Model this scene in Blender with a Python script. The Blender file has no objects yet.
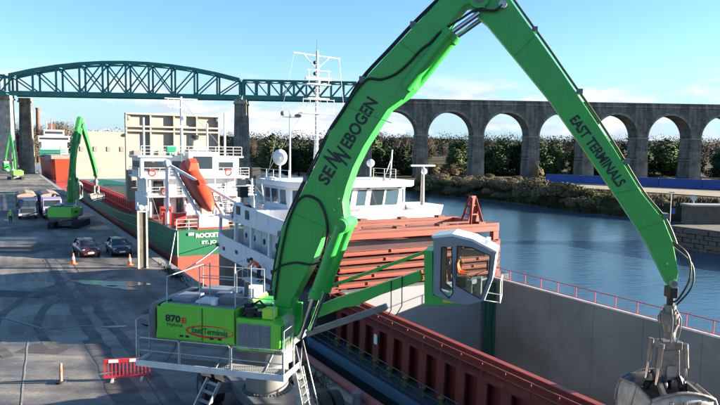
import bpy, bmesh, math, random
from mathutils import Vector, Matrix
from math import sin, cos, pi, radians, atan2, hypot
random.seed(7)
SC = bpy.context.scene
COL = SC.collection

# ------------------------------------------------------------------ camera, sky, sun, exposure
PITCH = math.atan(52/650); ROLL = 0.0125
cam = bpy.data.cameras.new('camera'); camo = bpy.data.objects.new('camera', cam); COL.objects.link(camo)
camo.location = (0, 0, 10)
Fv = Vector((0, cos(PITCH), -sin(PITCH))); U0 = Vector((0, sin(PITCH), cos(PITCH))); R0 = Vector((1, 0, 0))
Rv = R0*cos(ROLL)+U0*sin(ROLL); Uv = U0*cos(ROLL)-R0*sin(ROLL)
camo.matrix_world = Matrix(((Rv.x, Uv.x, -Fv.x, 0), (Rv.y, Uv.y, -Fv.y, 0), (Rv.z, Uv.z, -Fv.z, 10), (0, 0, 0, 1)))
cam.sensor_width = 36; cam.lens = 36*650/720; cam.clip_start = .1; cam.clip_end = 12000
SC.camera = camo
SUN_AZ = radians(86); SUN_EL = radians(11.3)
W = bpy.data.worlds.new('World'); SC.world = W; W.use_nodes = True
def build_world():
    nt = W.node_tree; N = nt.nodes; L = nt.links; N.clear()
    out = N.new('ShaderNodeOutputWorld'); bg = N.new('ShaderNodeBackground'); bg.inputs['Strength'].default_value = .05
    sky = N.new('ShaderNodeTexSky'); sky.sky_type = 'NISHITA'; sky.sun_disc = False
    sky.sun_elevation = SUN_EL; sky.sun_rotation = SUN_AZ; sky.air_density = 1.0; sky.dust_density = .2; sky.ozone_density = 2.5
    tint = N.new('ShaderNodeMix'); tint.data_type = 'RGBA'; tint.blend_type = 'MULTIPLY'; tint.inputs[0].default_value = 1
    tint.inputs[7].default_value = (.75, .92, 1.07, 1); L.new(sky.outputs[0], tint.inputs[6])
    tc = N.new('ShaderNodeTexCoord'); sep = N.new('ShaderNodeSeparateXYZ'); L.new(tc.outputs['Generated'], sep.inputs[0])
    mp = N.new('ShaderNodeMapping'); mp.inputs['Scale'].default_value = (5, 5, 17); L.new(tc.outputs['Generated'], mp.inputs[0])
    nz = N.new('ShaderNodeTexNoise'); nz.inputs['Scale'].default_value = 1.3; nz.inputs['Detail'].default_value = 7; nz.inputs['Roughness'].default_value = .58
    L.new(mp.outputs[0], nz.inputs['Vector'])
    thr = N.new('ShaderNodeMapRange'); thr.inputs[1].default_value = .45; thr.inputs[2].default_value = .54; L.new(nz.outputs[0], thr.inputs[0])
    el = N.new('ShaderNodeValToRGB'); L.new(sep.outputs['Z'], el.inputs[0])
    e = el.color_ramp.elements; e[0].position = 0.0; e[0].color = (.9, .9, .9, 1); e[1].position = .12; e[1].color = (0, 0, 0, 1)
    k = e.new(.065); k.color = (1, 1, 1, 1); k = e.new(.09); k.color = (.75, .75, .75, 1)
    m = N.new('ShaderNodeMath'); m.operation = 'MULTIPLY'; L.new(thr.outputs[0], m.inputs[0]); L.new(el.outputs[0], m.inputs[1])
    mix = N.new('ShaderNodeMix'); mix.data_type = 'RGBA'; L.new(m.outputs[0], mix.inputs[0])
    hz = N.new('ShaderNodeValToRGB'); L.new(sep.outputs['Z'], hz.inputs[0]); h = hz.color_ramp.elements
    h[0].position = 0; h[0].color = (.95, .95, .95, 1); h[1].position = .13; h[1].color = (0, 0, 0, 1); k = h.new(.06); k.color = (.55, .55, .55, 1)
    hm = N.new('ShaderNodeMix'); hm.data_type = 'RGBA'; L.new(hz.outputs[0], hm.inputs[0]); L.new(tint.outputs[2], hm.inputs[6]); hm.inputs[7].default_value = (1.7, 2.5, 3.2, 1)
    L.new(hm.outputs[2], mix.inputs[6])
    nz2 = N.new('ShaderNodeTexNoise'); nz2.inputs['Scale'].default_value = 3.1; nz2.inputs['Detail'].default_value = 5; L.new(mp.outputs[0], nz2.inputs['Vector'])
    cr = N.new('ShaderNodeValToRGB'); L.new(nz2.outputs[0], cr.inputs[0])
    cr.color_ramp.elements[0].position = .38; cr.color_ramp.elements[0].color = (2.35, 2.75, 3.2, 1)
    cr.color_ramp.elements[1].position = .62; cr.color_ramp.elements[1].color = (3.8, 3.85, 3.9, 1)
    L.new(cr.outputs[0], mix.inputs[7]); L.new(mix.outputs[2], bg.inputs[0]); L.new(bg.outputs[0], out.inputs[0])
build_world()
sl = bpy.data.lights.new('sun', 'SUN'); sl.energy = 4.6; sl.angle = radians(.5); sl.color = (1, .87, .70)
so = bpy.data.objects.new('sun', sl); COL.objects.link(so)
sd = Vector((sin(SUN_AZ)*cos(SUN_EL), cos(SUN_AZ)*cos(SUN_EL), sin(SUN_EL)))
so.rotation_euler = sd.to_track_quat('Z', 'Y').to_euler(); so.location = (60, 10, 60)
SC.view_settings.view_transform = 'Standard'; SC.view_settings.look = 'None'; SC.view_settings.gamma = 1
SC.view_settings.exposure = 2.6

# ------------------------------------------------------------------ materials
M = {}
def mat(name, col, rough=.6, metal=0, var=.15, vs=3.0, grime=0, gcol=(.05, .04, .03), gs=1.2, streak=False, bump=0, bs=20, spec=.5, coat=0, rvar=0):
    m = bpy.data.materials.new(name); m.use_nodes = True; nt = m.node_tree; N = nt.nodes; L = nt.links
    b = N['Principled BSDF']; b.inputs['Roughness'].default_value = rough; b.inputs['Metallic'].default_value = metal
    b.inputs['Specular IOR Level'].default_value = spec
    if coat: b.inputs['Coat Weight'].default_value = coat; b.inputs['Coat Roughness'].default_value = .15
    tc = N.new('ShaderNodeTexCoord')
    nz = N.new('ShaderNodeTexNoise'); nz.inputs['Scale'].default_value = vs; nz.inputs['Detail'].default_value = 6; L.new(tc.outputs['Object'], nz.inputs['Vector'])
    cr = N.new('ShaderNodeValToRGB'); e = cr.color_ramp.elements; e[0].position = .3; e[1].position = .7
    e[0].color = tuple(max(0, c*(1-var)) for c in col)+(1,); e[1].color = tuple(min(1, c*(1+var)) for c in col)+(1,)
    L.new(nz.outputs[0], cr.inputs[0]); last = cr.outputs[0]
    if grime:
        mp = N.new('ShaderNodeMapping'); L.new(tc.outputs['Object'], mp.inputs[0])
        mp.inputs['Scale'].default_value = (gs*3, gs*3, gs*.45) if streak else (gs, gs, gs)
        n2 = N.new('ShaderNodeTexNoise'); n2.inputs['Scale'].default_value = 1.6; n2.inputs['Detail'].default_value = 8; n2.inputs['Roughness'].default_value = .65
        L.new(mp.outputs[0], n2.inputs['Vector'])
        mr = N.new('ShaderNodeMapRange'); mr.inputs[1].default_value = .5; mr.inputs[2].default_value = .72; mr.inputs[4].default_value = grime
        L.new(n2.outputs[0], mr.inputs[0])
        mx = N.new('ShaderNodeMix'); mx.data_type = 'RGBA'; L.new(mr.outputs[0], mx.inputs[0]); L.new(last, mx.inputs[6]); mx.inputs[7].default_value = gcol+(1,)
        last = mx.outputs[2]
    L.new(last, b.inputs['Base Color'])
    if rvar:
        rr = N.new('ShaderNodeMapRange'); rr.inputs[3].default_value = max(.03, rough-rvar); rr.inputs[4].default_value = min(1, rough+rvar)
        rr.inputs[1].default_value = .35; rr.inputs[2].default_value = .65; L.new(nz.outputs[0], rr.inputs[0]); L.new(rr.outputs[0], b.inputs['Roughness'])
    if bump:
        n3 = N.new('ShaderNodeTexNoise'); n3.inputs['Scale'].default_value = bs; n3.inputs['Detail'].default_value = 5; L.new(tc.outputs['Object'], n3.inputs['Vector'])
        bp = N.new('ShaderNodeBump'); bp.inputs['Strength'].default_value = bump; bp.inputs['Distance'].default_value = .05
        L.new(n3.outputs[0], bp.inputs['Height']); L.new(bp.outputs[0], b.inputs['Normal'])
    M[name] = m; return m
RUST = (.12, .045, .02)
mat('boom_green', (.030, .36, .055), .40, var=.09, vs=.8, grime=.4, gcol=(.035, .20, .05), gs=1.3, streak=True, coat=.15, rvar=.12, bump=.04, bs=9)
mat('body_green', (.11, .52, .035), .35, var=.06, vs=.8, grime=.25, gcol=(.06, .18, .02), gs=1.1, streak=True, coat=.3)
mat('machine_grey', (.13, .14, .15), .5, var=.15, grime=.3)
mat('roof_grey', (.20, .22, .24), .5, var=.2, vs=2, grime=.4, gcol=(.07, .07, .07))
mat('galv', (.42, .43, .42), .42, metal=.55, var=.2, vs=6, grime=.25, gcol=(.16, .13, .1))
mat('rail_white', (.62, .62, .6), .5, var=.12, grime=.2, gcol=RUST)
mat('chrome', (.5, .5, .52), .15, metal=1, var=.05)
mat('black', (.012, .012, .013), .5, var=.2)
mat('rubber', (.015, .015, .016), .85, var=.3, bump=.3, grime=.3, gcol=(.06, .055, .05))
mat('cab_grey', (.20, .22, .255), .4, var=.06, grime=.2, gcol=(.2, .2, .2), coat=.2)
mat('pylon_grey', (.24, .235, .22), .5, metal=.3, var=.12, grime=.4, gcol=(.1, .085, .07), streak=True)
mat('text_dark', (.012, .02, .022), .6, var=.1)
mat('text_green', (.02, .11, .045), .6, var=.05)
mat('text_red', (.62, .03, .02), .5, var=.05)
mat('text_white', (.8, .8, .8), .6, var=.03)
mat('yellow', (.7, .5, .03), .5, var=.1)
mat('hivis', (.42, .75, .04), .7, var=.1)
mat('orange_cloth', (.95, .17, .04), .8, var=.12)
mat('trouser', (.02, .025, .04), .85, var=.2)
mat('skin', (.42, .24, .17), .6, var=.05)
mat('hair', (.03, .02, .015), .8)
mat('grab_steel', (.20, .185, .165), .45, metal=.45, var=.25, vs=4, grime=.5, gcol=(.06, .045, .035), gs=2, rvar=.15)
mat('grab_bright', (.27, .265, .25), .5, metal=.35, var=.25, vs=3, grime=.6, gcol=(.11, .085, .065), gs=1.5, streak=True)
mat('cargo', (.10, .065, .04), .95, var=.4, vs=20, bump=.6)
# ships
mat('hull_dark', (.030, .036, .046), .45, var=.25, vs=1.5, grime=.35, gcol=(.07, .05, .04), streak=True)
mat('white', (.68, .69, .70), .42, var=.05, vs=2, grime=.5, gcol=(.36, .25, .17), gs=1.0, streak=True)
mat('white_clean', (.72, .72, .72), .4, var=.03)
mat('red_oxide', (.15, .017, .012), .6, var=.25, vs=2, grime=.5, gcol=(.045, .012, .010), gs=1.3, streak=True)
mat('coam_top', (.22, .032, .018), .5, var=.15, grime=.35, gcol=(.22, .08, .05))
mat('hatch_orange', (.25, .026, .011), .6, var=.15, vs=1.2, grime=.4, gcol=(.11, .026, .015), gs=1.4)
mat('hatch_top', (.12, .05, .034), .75, var=.25, vs=1.5, grime=.5, gcol=(.12, .06, .04), gs=.9)
mat('hold_grey', (.225, .212, .205), .8, var=.2, vs=.35, grime=.8, gcol=(.15, .128, .105), gs=.28, bump=.1, bs=3)
mat('hold_end', (.19, .20, .215), .7, var=.12, vs=.5, grime=.35, gcol=(.13, .12, .11), gs=.5)
mat('deck_blue', (.03, .055, .085), .6, var=.25, vs=2, grime=.4, gcol=(.05, .04, .035))
mat('sheer_blue', (.06, .12, .20), .5, var=.1)
mat('tarp_green', (.006, .085, .055), .7, var=.2)
mat('kerb_pink', (.30, .085, .085), .7, var=.2, vs=3, grime=.5, gcol=(.10, .06, .055))
mat('ship_green', (.006, .115, .048), .45, var=.12, vs=.6, grime=.35, gcol=(.02, .06, .03), gs=.5, streak=True)
mat('antifoul', (.24, .05, .032), .6, var=.15, grime=.35, gcol=(.25, .09, .06))
mat('cream', (.27, .25, .22), .6, var=.08, vs=.6, grime=.35, gcol=(.38, .30, .22), gs=.35, streak=True)
mat('cover_grey', (.20, .19, .175), .6, var=.1, vs=.6, grime=.35, gcol=(.25, .2, .16), gs=.5)
mat('lattice_red', (.48, .04, .035), .6, var=.2)
mat('bright_red', (.62, .03, .02), .5, var=.08)
mat('ship_red', (.42, .04, .015), .5, var=.12, grime=.25, gcol=(.25, .05, .03))
mat('lifeboat_orange', (.40, .045, .014), .45, var=.08, grime=.2, gcol=(.4, .1, .05))
mat('signal_green', (.0, .22, .12), .5)
mat('rope', (.55, .55, .52), .9, var=.2)
mat('rope_cyan', (.45, .62, .66), .9, var=.1)
mat('brass', (.11, .10, .035), .7, var=.4, vs=8)
# setting
mat('truss_teal', (.010, .15, .14), .5, var=.2, vs=.4, grime=.3, gcol=(.02, .06, .055), gs=.3)
mat('container_blue', (.008, .06, .30), .5, var=.15, vs=.5, grime=.25, gcol=(.05, .06, .1))
mat('pier_sunlit', (.33, .30, .26), .9, var=.3, vs=.6, grime=.5, gcol=(.13, .115, .1), gs=.4)  # paler pier stone: sunlight on the far left pier put into its colour
mat('jetty_stone', (.10, .088, .07), .95, var=.35, vs=1, grime=.5, gcol=(.035, .035, .025), gs=.6, bump=.6, bs=3)
mat('concrete', (.26, .25, .23), .9, var=.15, vs=1.5, grime=.4, gcol=(.14, .13, .12), bump=.2)
mat('quay_wall', (.14, .13, .115), .9, var=.3, vs=1, grime=.5, gcol=(.03, .035, .025), bump=.3, bs=4)
mat('bark', (.06, .045, .032), .9, var=.3)
mat('twig', (.13, .085, .055), .9, var=.3)
mat('car_maroon', (.045, .010, .014), .3, var=.05, coat=.5)
mat('car_slate', (.022, .027, .036), .3, var=.05, coat=.5)
mat('headlight', (.7, .72, .75), .15, var=.02)
mat('plate', (.75, .75, .72), .5)
mat('cone_orange', (.85, .12, .03), .55, var=.08)
mat('cone_white', (.8, .8, .78), .4)
mat('barrier_red', (.65, .025, .03), .5, var=.1)
mat('tarp_beige', (.27, .20, .145), .8, var=.15, vs=1.0, grime=.3, gcol=(.25, .2, .16))
mat('trailer_blue', (.03, .06, .12), .5, var=.15)
mat('lilac', (.25, .23, .36), .5, var=.1)
mat('wood_post', (.42, .38, .30), .85, var=.3, vs=4, grime=.5, gcol=(.16, .13, .1), streak=True)

def glass_dark(name, col=(.02, .03, .04), rough=.06):
    m = bpy.data.materials.new(name); m.use_nodes = True; b = m.node_tree.nodes['Principled BSDF']
    b.inputs['Base Color'].default_value = col+(1,); b.inputs['Roughness'].default_value = rough; b.inputs['Specular IOR Level'].default_value = .8
    M[name] = m
glass_dark('window_dark'); glass_dark('window_blue', (.05, .09, .12)); glass_dark('car_glass', (.015, .018, .022))
def glass_clear(name, tint=(.88, .92, .90)):
    m = bpy.data.materials.new(name); m.use_nodes = True; N = m.node_tree.nodes; L = m.node_tree.links; N.remove(N['Principled BSDF'])
    t = N.new('ShaderNodeBsdfTransparent'); t.inputs[0].default_value = tint+(1,); g = N.new('ShaderNodeBsdfGlossy'); g.inputs['Roughness'].default_value = .03
    fr = N.new('ShaderNodeFresnel'); fr.inputs[0].default_value = 1.5; mx = N.new('ShaderNodeMixShader')
    L.new(fr.outputs[0], mx.inputs[0]); L.new(t.outputs[0], mx.inputs[1]); L.new(g.outputs[0], mx.inputs[2]); L.new(mx.outputs[0], N['Material Output'].inputs[0]); M[name] = m
glass_clear('cab_glass')

def asphalt(name='asphalt', dark=(.062, .061, .059), pale=(.26, .24, .205), p0=.37, p1=.57):
    m = bpy.data.materials.new(name); m.use_nodes = True; nt = m.node_tree; N = nt.nodes; L = nt.links; b = N['Principled BSDF']
    tc = N.new('ShaderNodeTexCoord')
    def noise(scale, detail=6, rough=.55, vec=None):
        n = N.new('ShaderNodeTexNoise'); n.inputs['Scale'].default_value = scale; n.inputs['Detail'].default_value = detail; n.inputs['Roughness'].default_value = rough
        L.new(vec or tc.outputs['Object'], n.inputs['Vector']); return n.outputs[0]
    def ramp(src, p0, c0, p1, c1):
        r = N.new('ShaderNodeValToRGB'); e = r.color_ramp.elements; e[0].position = p0; e[0].color = c0+(1,); e[1].position = p1; e[1].color = c1+(1,); L.new(src, r.inputs[0]); return r.outputs[0]
    base = ramp(noise(.085, 10, .68), p0, dark, p1, pale)
    fine = ramp(noise(7, 6), .3, (.75, .75, .75), .7, (1.2, 1.2, 1.2))
    mx = N.new('ShaderNodeMix'); mx.data_type = 'RGBA'; mx.blend_type = 'MULTIPLY'; mx.inputs[0].default_value = 1; L.new(base, mx.inputs[6]); L.new(fine, mx.inputs[7])
    mp = N.new('ShaderNodeMapping'); mp.inputs['Rotation'].default_value = (0, 0, radians(8)); mp.inputs['Scale'].default_value = (.10, .75, 1); L.new(tc.outputs['Object'], mp.inputs[0])
    st = ramp(noise(1.2, 6, .6, mp.outputs[0]), .40, (.62, .62, .64), .62, (1.08, 1.08, 1.08))
    m2 = N.new('ShaderNodeMix'); m2.data_type = 'RGBA'; m2.blend_type = 'MULTIPLY'; m2.inputs[0].default_value = 1; L.new(mx.outputs[2], m2.inputs[6]); L.new(st, m2.inputs[7])
    wet = ramp(noise(.11, 7, .6), .50, (0, 0, 0), .60, (1, 1, 1))
    m3 = N.new('ShaderNodeMix'); m3.data_type = 'RGBA'; m3.blend_type = 'MULTIPLY'; L.new(wet, m3.inputs[0]); L.new(m2.outputs[2], m3.inputs[6]); m3.inputs[7].default_value = (.55, .55, .58, 1)
    L.new(m3.outputs[2], b.inputs['Base Color'])
    rr = N.new('ShaderNodeMapRange'); rr.inputs[3].default_value = .85; rr.inputs[4].default_value = .42; L.new(wet, rr.inputs[0]); L.new(rr.outputs[0], b.inputs['Roughness'])
    b.inputs['Specular IOR Level'].default_value = .4
    bp = N.new('ShaderNodeBump'); bp.inputs['Strength'].default_value = .25; bp.inputs['Distance'].default_value = .02; L.new(noise(14, 6), bp.inputs['Height']); L.new(bp.outputs[0], b.inputs['Normal'])
    M[name] = m
asphalt(); asphalt('lightened_concrete', (.085, .082, .077), (.30, .275, .235), .33, .62)  # apron: pale concrete, lightened further to brighten the sunlit corner
mat('puddle', (.03, .032, .034), .16, var=.1)
mat('tyre_mark', (.088, .085, .079), .8, var=.45, vs=1.2)
mat('slot', (.03, .03, .03), .6, var=.3)
mat('line_white', (.24, .23, .215), .8, var=.3, vs=5)

def water_mat():
    m = bpy.data.materials.new('river_water'); m.use_nodes = True; nt = m.node_tree; N = nt.nodes; L = nt.links; b = N['Principled BSDF']
    b.inputs['Base Color'].default_value = (.032, .076, .112, 1); b.inputs['Roughness'].default_value = .13; b.inputs['IOR'].default_value = 1.33
    tc = N.new('ShaderNodeTexCoord'); mp = N.new('ShaderNodeMapping'); mp.inputs['Scale'].default_value = (.55, 1.1, 1); mp.inputs['Rotation'].default_value = (0, 0, radians(-35)); L.new(tc.outputs['Object'], mp.inputs[0])
    n1 = N.new('ShaderNodeTexNoise'); n1.inputs['Scale'].default_value = .9; n1.inputs['Detail'].default_value = 5; n1.inputs['Roughness'].default_value = .6; L.new(mp.outputs[0], n1.inputs['Vector'])
    n2 = N.new('ShaderNodeTexNoise'); n2.inputs['Scale'].default_value = .05; n2.inputs['Detail'].default_value = 3; L.new(tc.outputs['Object'], n2.inputs['Vector'])
    mr = N.new('ShaderNodeMapRange'); mr.inputs[1].default_value = .35; mr.inputs[2].default_value = .65; mr.inputs[3].default_value = .35; mr.inputs[4].default_value = .75; L.new(n2.outputs[0], mr.inputs[0])
    bp = N.new('ShaderNodeBump'); bp.inputs['Distance'].default_value = .12; L.new(mr.outputs[0], bp.inputs['Strength']); L.new(n1.outputs[0], bp.inputs['Height']); L.new(bp.outputs[0], b.inputs['Normal'])
    M['river_water'] = m
water_mat()

def ramp_mat(name, stops, scale, rough=.95, bump=0, bs=3, detail=8, obj_random=0, soft=None):
    m = bpy.data.materials.new(name); m.use_nodes = True; nt = m.node_tree; N = nt.nodes; L = nt.links; b = N['Principled BSDF']; b.inputs['Roughness'].default_value = rough
    b.inputs['Specular IOR Level'].default_value = .15
    tc = N.new('ShaderNodeTexCoord'); n = N.new('ShaderNodeTexNoise'); n.inputs['Scale'].default_value = scale; n.inputs['Detail'].default_value = detail; n.inputs['Roughness'].default_value = .65
    L.new(tc.outputs['Object'], n.inputs['Vector']); src = n.outputs[0]
    if obj_random:
        oi = N.new('ShaderNodeObjectInfo'); ma = N.new('ShaderNodeMath'); ma.operation = 'MULTIPLY_ADD'; ma.inputs[1].default_value = obj_random; L.new(oi.outputs['Random'], ma.inputs[0]); L.new(src, ma.inputs[2])
        mb = N.new('ShaderNodeMath'); mb.operation = 'SUBTRACT'; mb.inputs[1].default_value = obj_random/2; L.new(ma.outputs[0], mb.inputs[0]); src = mb.outputs[0]
    r = N.new('ShaderNodeValToRGB'); e = r.color_ramp.elements
    while len(e) < len(stops): e.new(.5)
    for i, (p, c) in enumerate(stops): e[i].position = p; e[i].color = c+(1,)
    L.new(src, r.inputs[0]); L.new(r.outputs[0], b.inputs['Base Color'])
    if soft:      # leaves take most of their normal from the crown they belong to
        gm = N.new('ShaderNodeNewGeometry'); vm = N.new('ShaderNodeVectorMath'); vm.operation = 'SUBTRACT'; vm.inputs[1].default_value = soft
        L.new(tc.outputs['Object'], vm.inputs[0]); vn = N.new('ShaderNodeVectorMath'); vn.operation = 'NORMALIZE'; L.new(vm.outputs[0], vn.inputs[0])
        vt_ = N.new('ShaderNodeVectorTransform'); vt_.vector_type = 'NORMAL'; vt_.convert_from = 'OBJECT'; vt_.convert_to = 'WORLD'; L.new(vn.outputs[0], vt_.inputs[0])
        sc_ = N.new('ShaderNodeVectorMath'); sc_.operation = 'SCALE'; sc_.inputs[3].default_value = .45; L.new(gm.outputs['Normal'], sc_.inputs[0])
        ad = N.new('ShaderNodeVectorMath'); ad.operation = 'ADD'; L.new(vt_.outputs[0], ad.inputs[0]); L.new(sc_.outputs[0], ad.inputs[1])
        nn = N.new('ShaderNodeVectorMath'); nn.operation = 'NORMALIZE'; L.new(ad.outputs[0], nn.inputs[0]); L.new(nn.outputs[0], b.inputs['Normal'])
    if bump:
        n3 = N.new('ShaderNodeTexNoise'); n3.inputs['Scale'].default_value = bs; n3.inputs['Detail'].default_value = 6; L.new(tc.outputs['Object'], n3.inputs['Vector'])
        bp = N.new('ShaderNodeBump'); bp.inputs['Strength'].default_value = bump; bp.inputs['Distance'].default_value = .3; L.new(n3.outputs[0], bp.inputs['Height']); L.new(bp.outputs[0], b.inputs['Normal'])
    M[name] = m
ramp_mat('bank_ground', [(.3, (.03, .036, .015)), (.45, (.06, .062, .028)), (.6, (.10, .09, .048)), (.75, (.045, .052, .02))], .06, bump=.5, bs=1)
ramp_mat('yard_sand', [(.3, (.22, .18, .14)), (.5, (.34, .28, .21)), (.7, (.28, .25, .20))], .08)
ramp_mat('bank_mud', [(.3, (.03, .028, .02)), (.7, (.085, .07, .05))], .5, bump=.6, bs=2)
ramp_mat('leaf_dark', [(.25, (.032, .062, .028)), (.5, (.07, .12, .048)), (.8, (.13, .165, .07))], .35, obj_random=.5, soft=(0, 0, .35))
ramp_mat('leaf_olive', [(.3, (.085, .09, .038)), (.5, (.17, .16, .075)), (.7, (.26, .22, .12))], .5, obj_random=.35, soft=(0, 0, .1))
ramp_mat('leaf_gold', [(.3, (.14, .115, .055)), (.5, (.24, .19, .10)), (.7, (.33, .26, .15))], .5, obj_random=.25, soft=(0, 0, .1))
ramp_mat('leaf_brown', [(.3, (.042, .046, .032)), (.5, (.075, .072, .05)), (.7, (.11, .095, .068))], .3, obj_random=.25, soft=(0, 0, .45))
ramp_mat('wood_far', [(.3, (.045, .055, .04)), (.5, (.075, .08, .058)), (.7, (.12, .105, .08))], .04, soft=(0, 0, -900))
ramp_mat('grass_tuft', [(.3, (.035, .042, .015)), (.5, (.08, .07, .03)), (.7, (.15, .115, .055))], .25, soft=(0, 0, -900))

def stone_mat(name, c1, c2, cm, scale=1.0, brick=(1.0, .45)):
    m = bpy.data.materials.new(name); m.use_nodes = True; nt = m.node_tree; N = nt.nodes; L = nt.links; b = N['Principled BSDF']; b.inputs['Roughness'].default_value = .92
    b.inputs['Specular IOR Level'].default_value = .2
    tc = N.new('ShaderNodeTexCoord'); mp = N.new('ShaderNodeMapping'); mp.inputs['Rotation'].default_value = (radians(90), 0, 0); L.new(tc.outputs['Object'], mp.inputs[0])
    bk = N.new('ShaderNodeTexBrick'); bk.inputs['Scale'].default_value = scale; bk.inputs['Brick Width'].default_value = brick[0]; bk.inputs['Row Height'].default_value = brick[1]
    bk.inputs['Mortar Size'].default_value = .03; bk.inputs['Color1'].default_value = c1+(1,); bk.inputs['Color2'].default_value = c2+(1,); bk.inputs['Mortar'].default_value = cm+(1,); bk.inputs['Bias'].default_value = -.1
    L.new(mp.outputs[0], bk.inputs['Vector'])
    n = N.new('ShaderNodeTexNoise'); n.inputs['Scale'].default_value = .22; n.inputs['Detail'].default_value = 9; n.inputs['Roughness'].default_value = .7; L.new(tc.outputs['Object'], n.inputs['Vector'])
    r = N.new('ShaderNodeValToRGB'); r.color_ramp.elements[0].position = .33; r.color_ramp.elements[0].color = (.42, .40, .38, 1); r.color_ramp.elements[1].position = .66; r.color_ramp.elements[1].color = (1.35, 1.3, 1.2, 1); L.new(n.outputs[0], r.inputs[0])
    mx = N.new('ShaderNodeMix'); mx.data_type = 'RGBA'; mx.blend_type = 'MULTIPLY'; mx.inputs[0].default_value = 1; L.new(bk.outputs[0], mx.inputs[6]); L.new(r.outputs[0], mx.inputs[7]); L.new(mx.outputs[2], b.inputs['Base Color'])
    m2 = N.new('ShaderNodeMapping'); m2.inputs['Scale'].default_value = (.9, .9, .06); L.new(tc.outputs['Object'], m2.inputs[0])
    n4 = N.new('ShaderNodeTexNoise'); n4.inputs['Scale'].default_value = 1.0; n4.inputs['Detail'].default_value = 7; n4.inputs['Roughness'].default_value = .65; L.new(m2.outputs[0], n4.inputs['Vector'])
    r4 = N.new('ShaderNodeValToRGB'); r4.color_ramp.elements[0].position = .38; r4.color_ramp.elements[0].color = (.66, .65, .63, 1); r4.color_ramp.elements[1].position = .62; r4.color_ramp.elements[1].color = (1.2, 1.18, 1.12, 1); L.new(n4.outputs[0], r4.inputs[0])
    m4 = N.new('ShaderNodeMix'); m4.data_type = 'RGBA'; m4.blend_type = 'MULTIPLY'; m4.inputs[0].default_value = 1; L.new(mx.outputs[2], m4.inputs[6]); L.new(r4.outputs[0], m4.inputs[7]); L.new(m4.outputs[2], b.inputs['Base Color'])
    bp = N.new('ShaderNodeBump'); bp.inputs['Strength'].default_value = .6; bp.inputs['Distance'].default_value = .1; L.new(n.outputs[0], bp.inputs['Height']); L.new(bp.outputs[0], b.inputs['Normal'])
    M[name] = m
stone_mat('viaduct_stone', (.215, .21, .20), (.15, .146, .14), (.10, .097, .092), 1.0, (1.1, .5))
stone_mat('viaduct_trim', (.30, .285, .26), (.23, .22, .20), (.13, .125, .115), 1.0, (1.4, .8))

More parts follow.
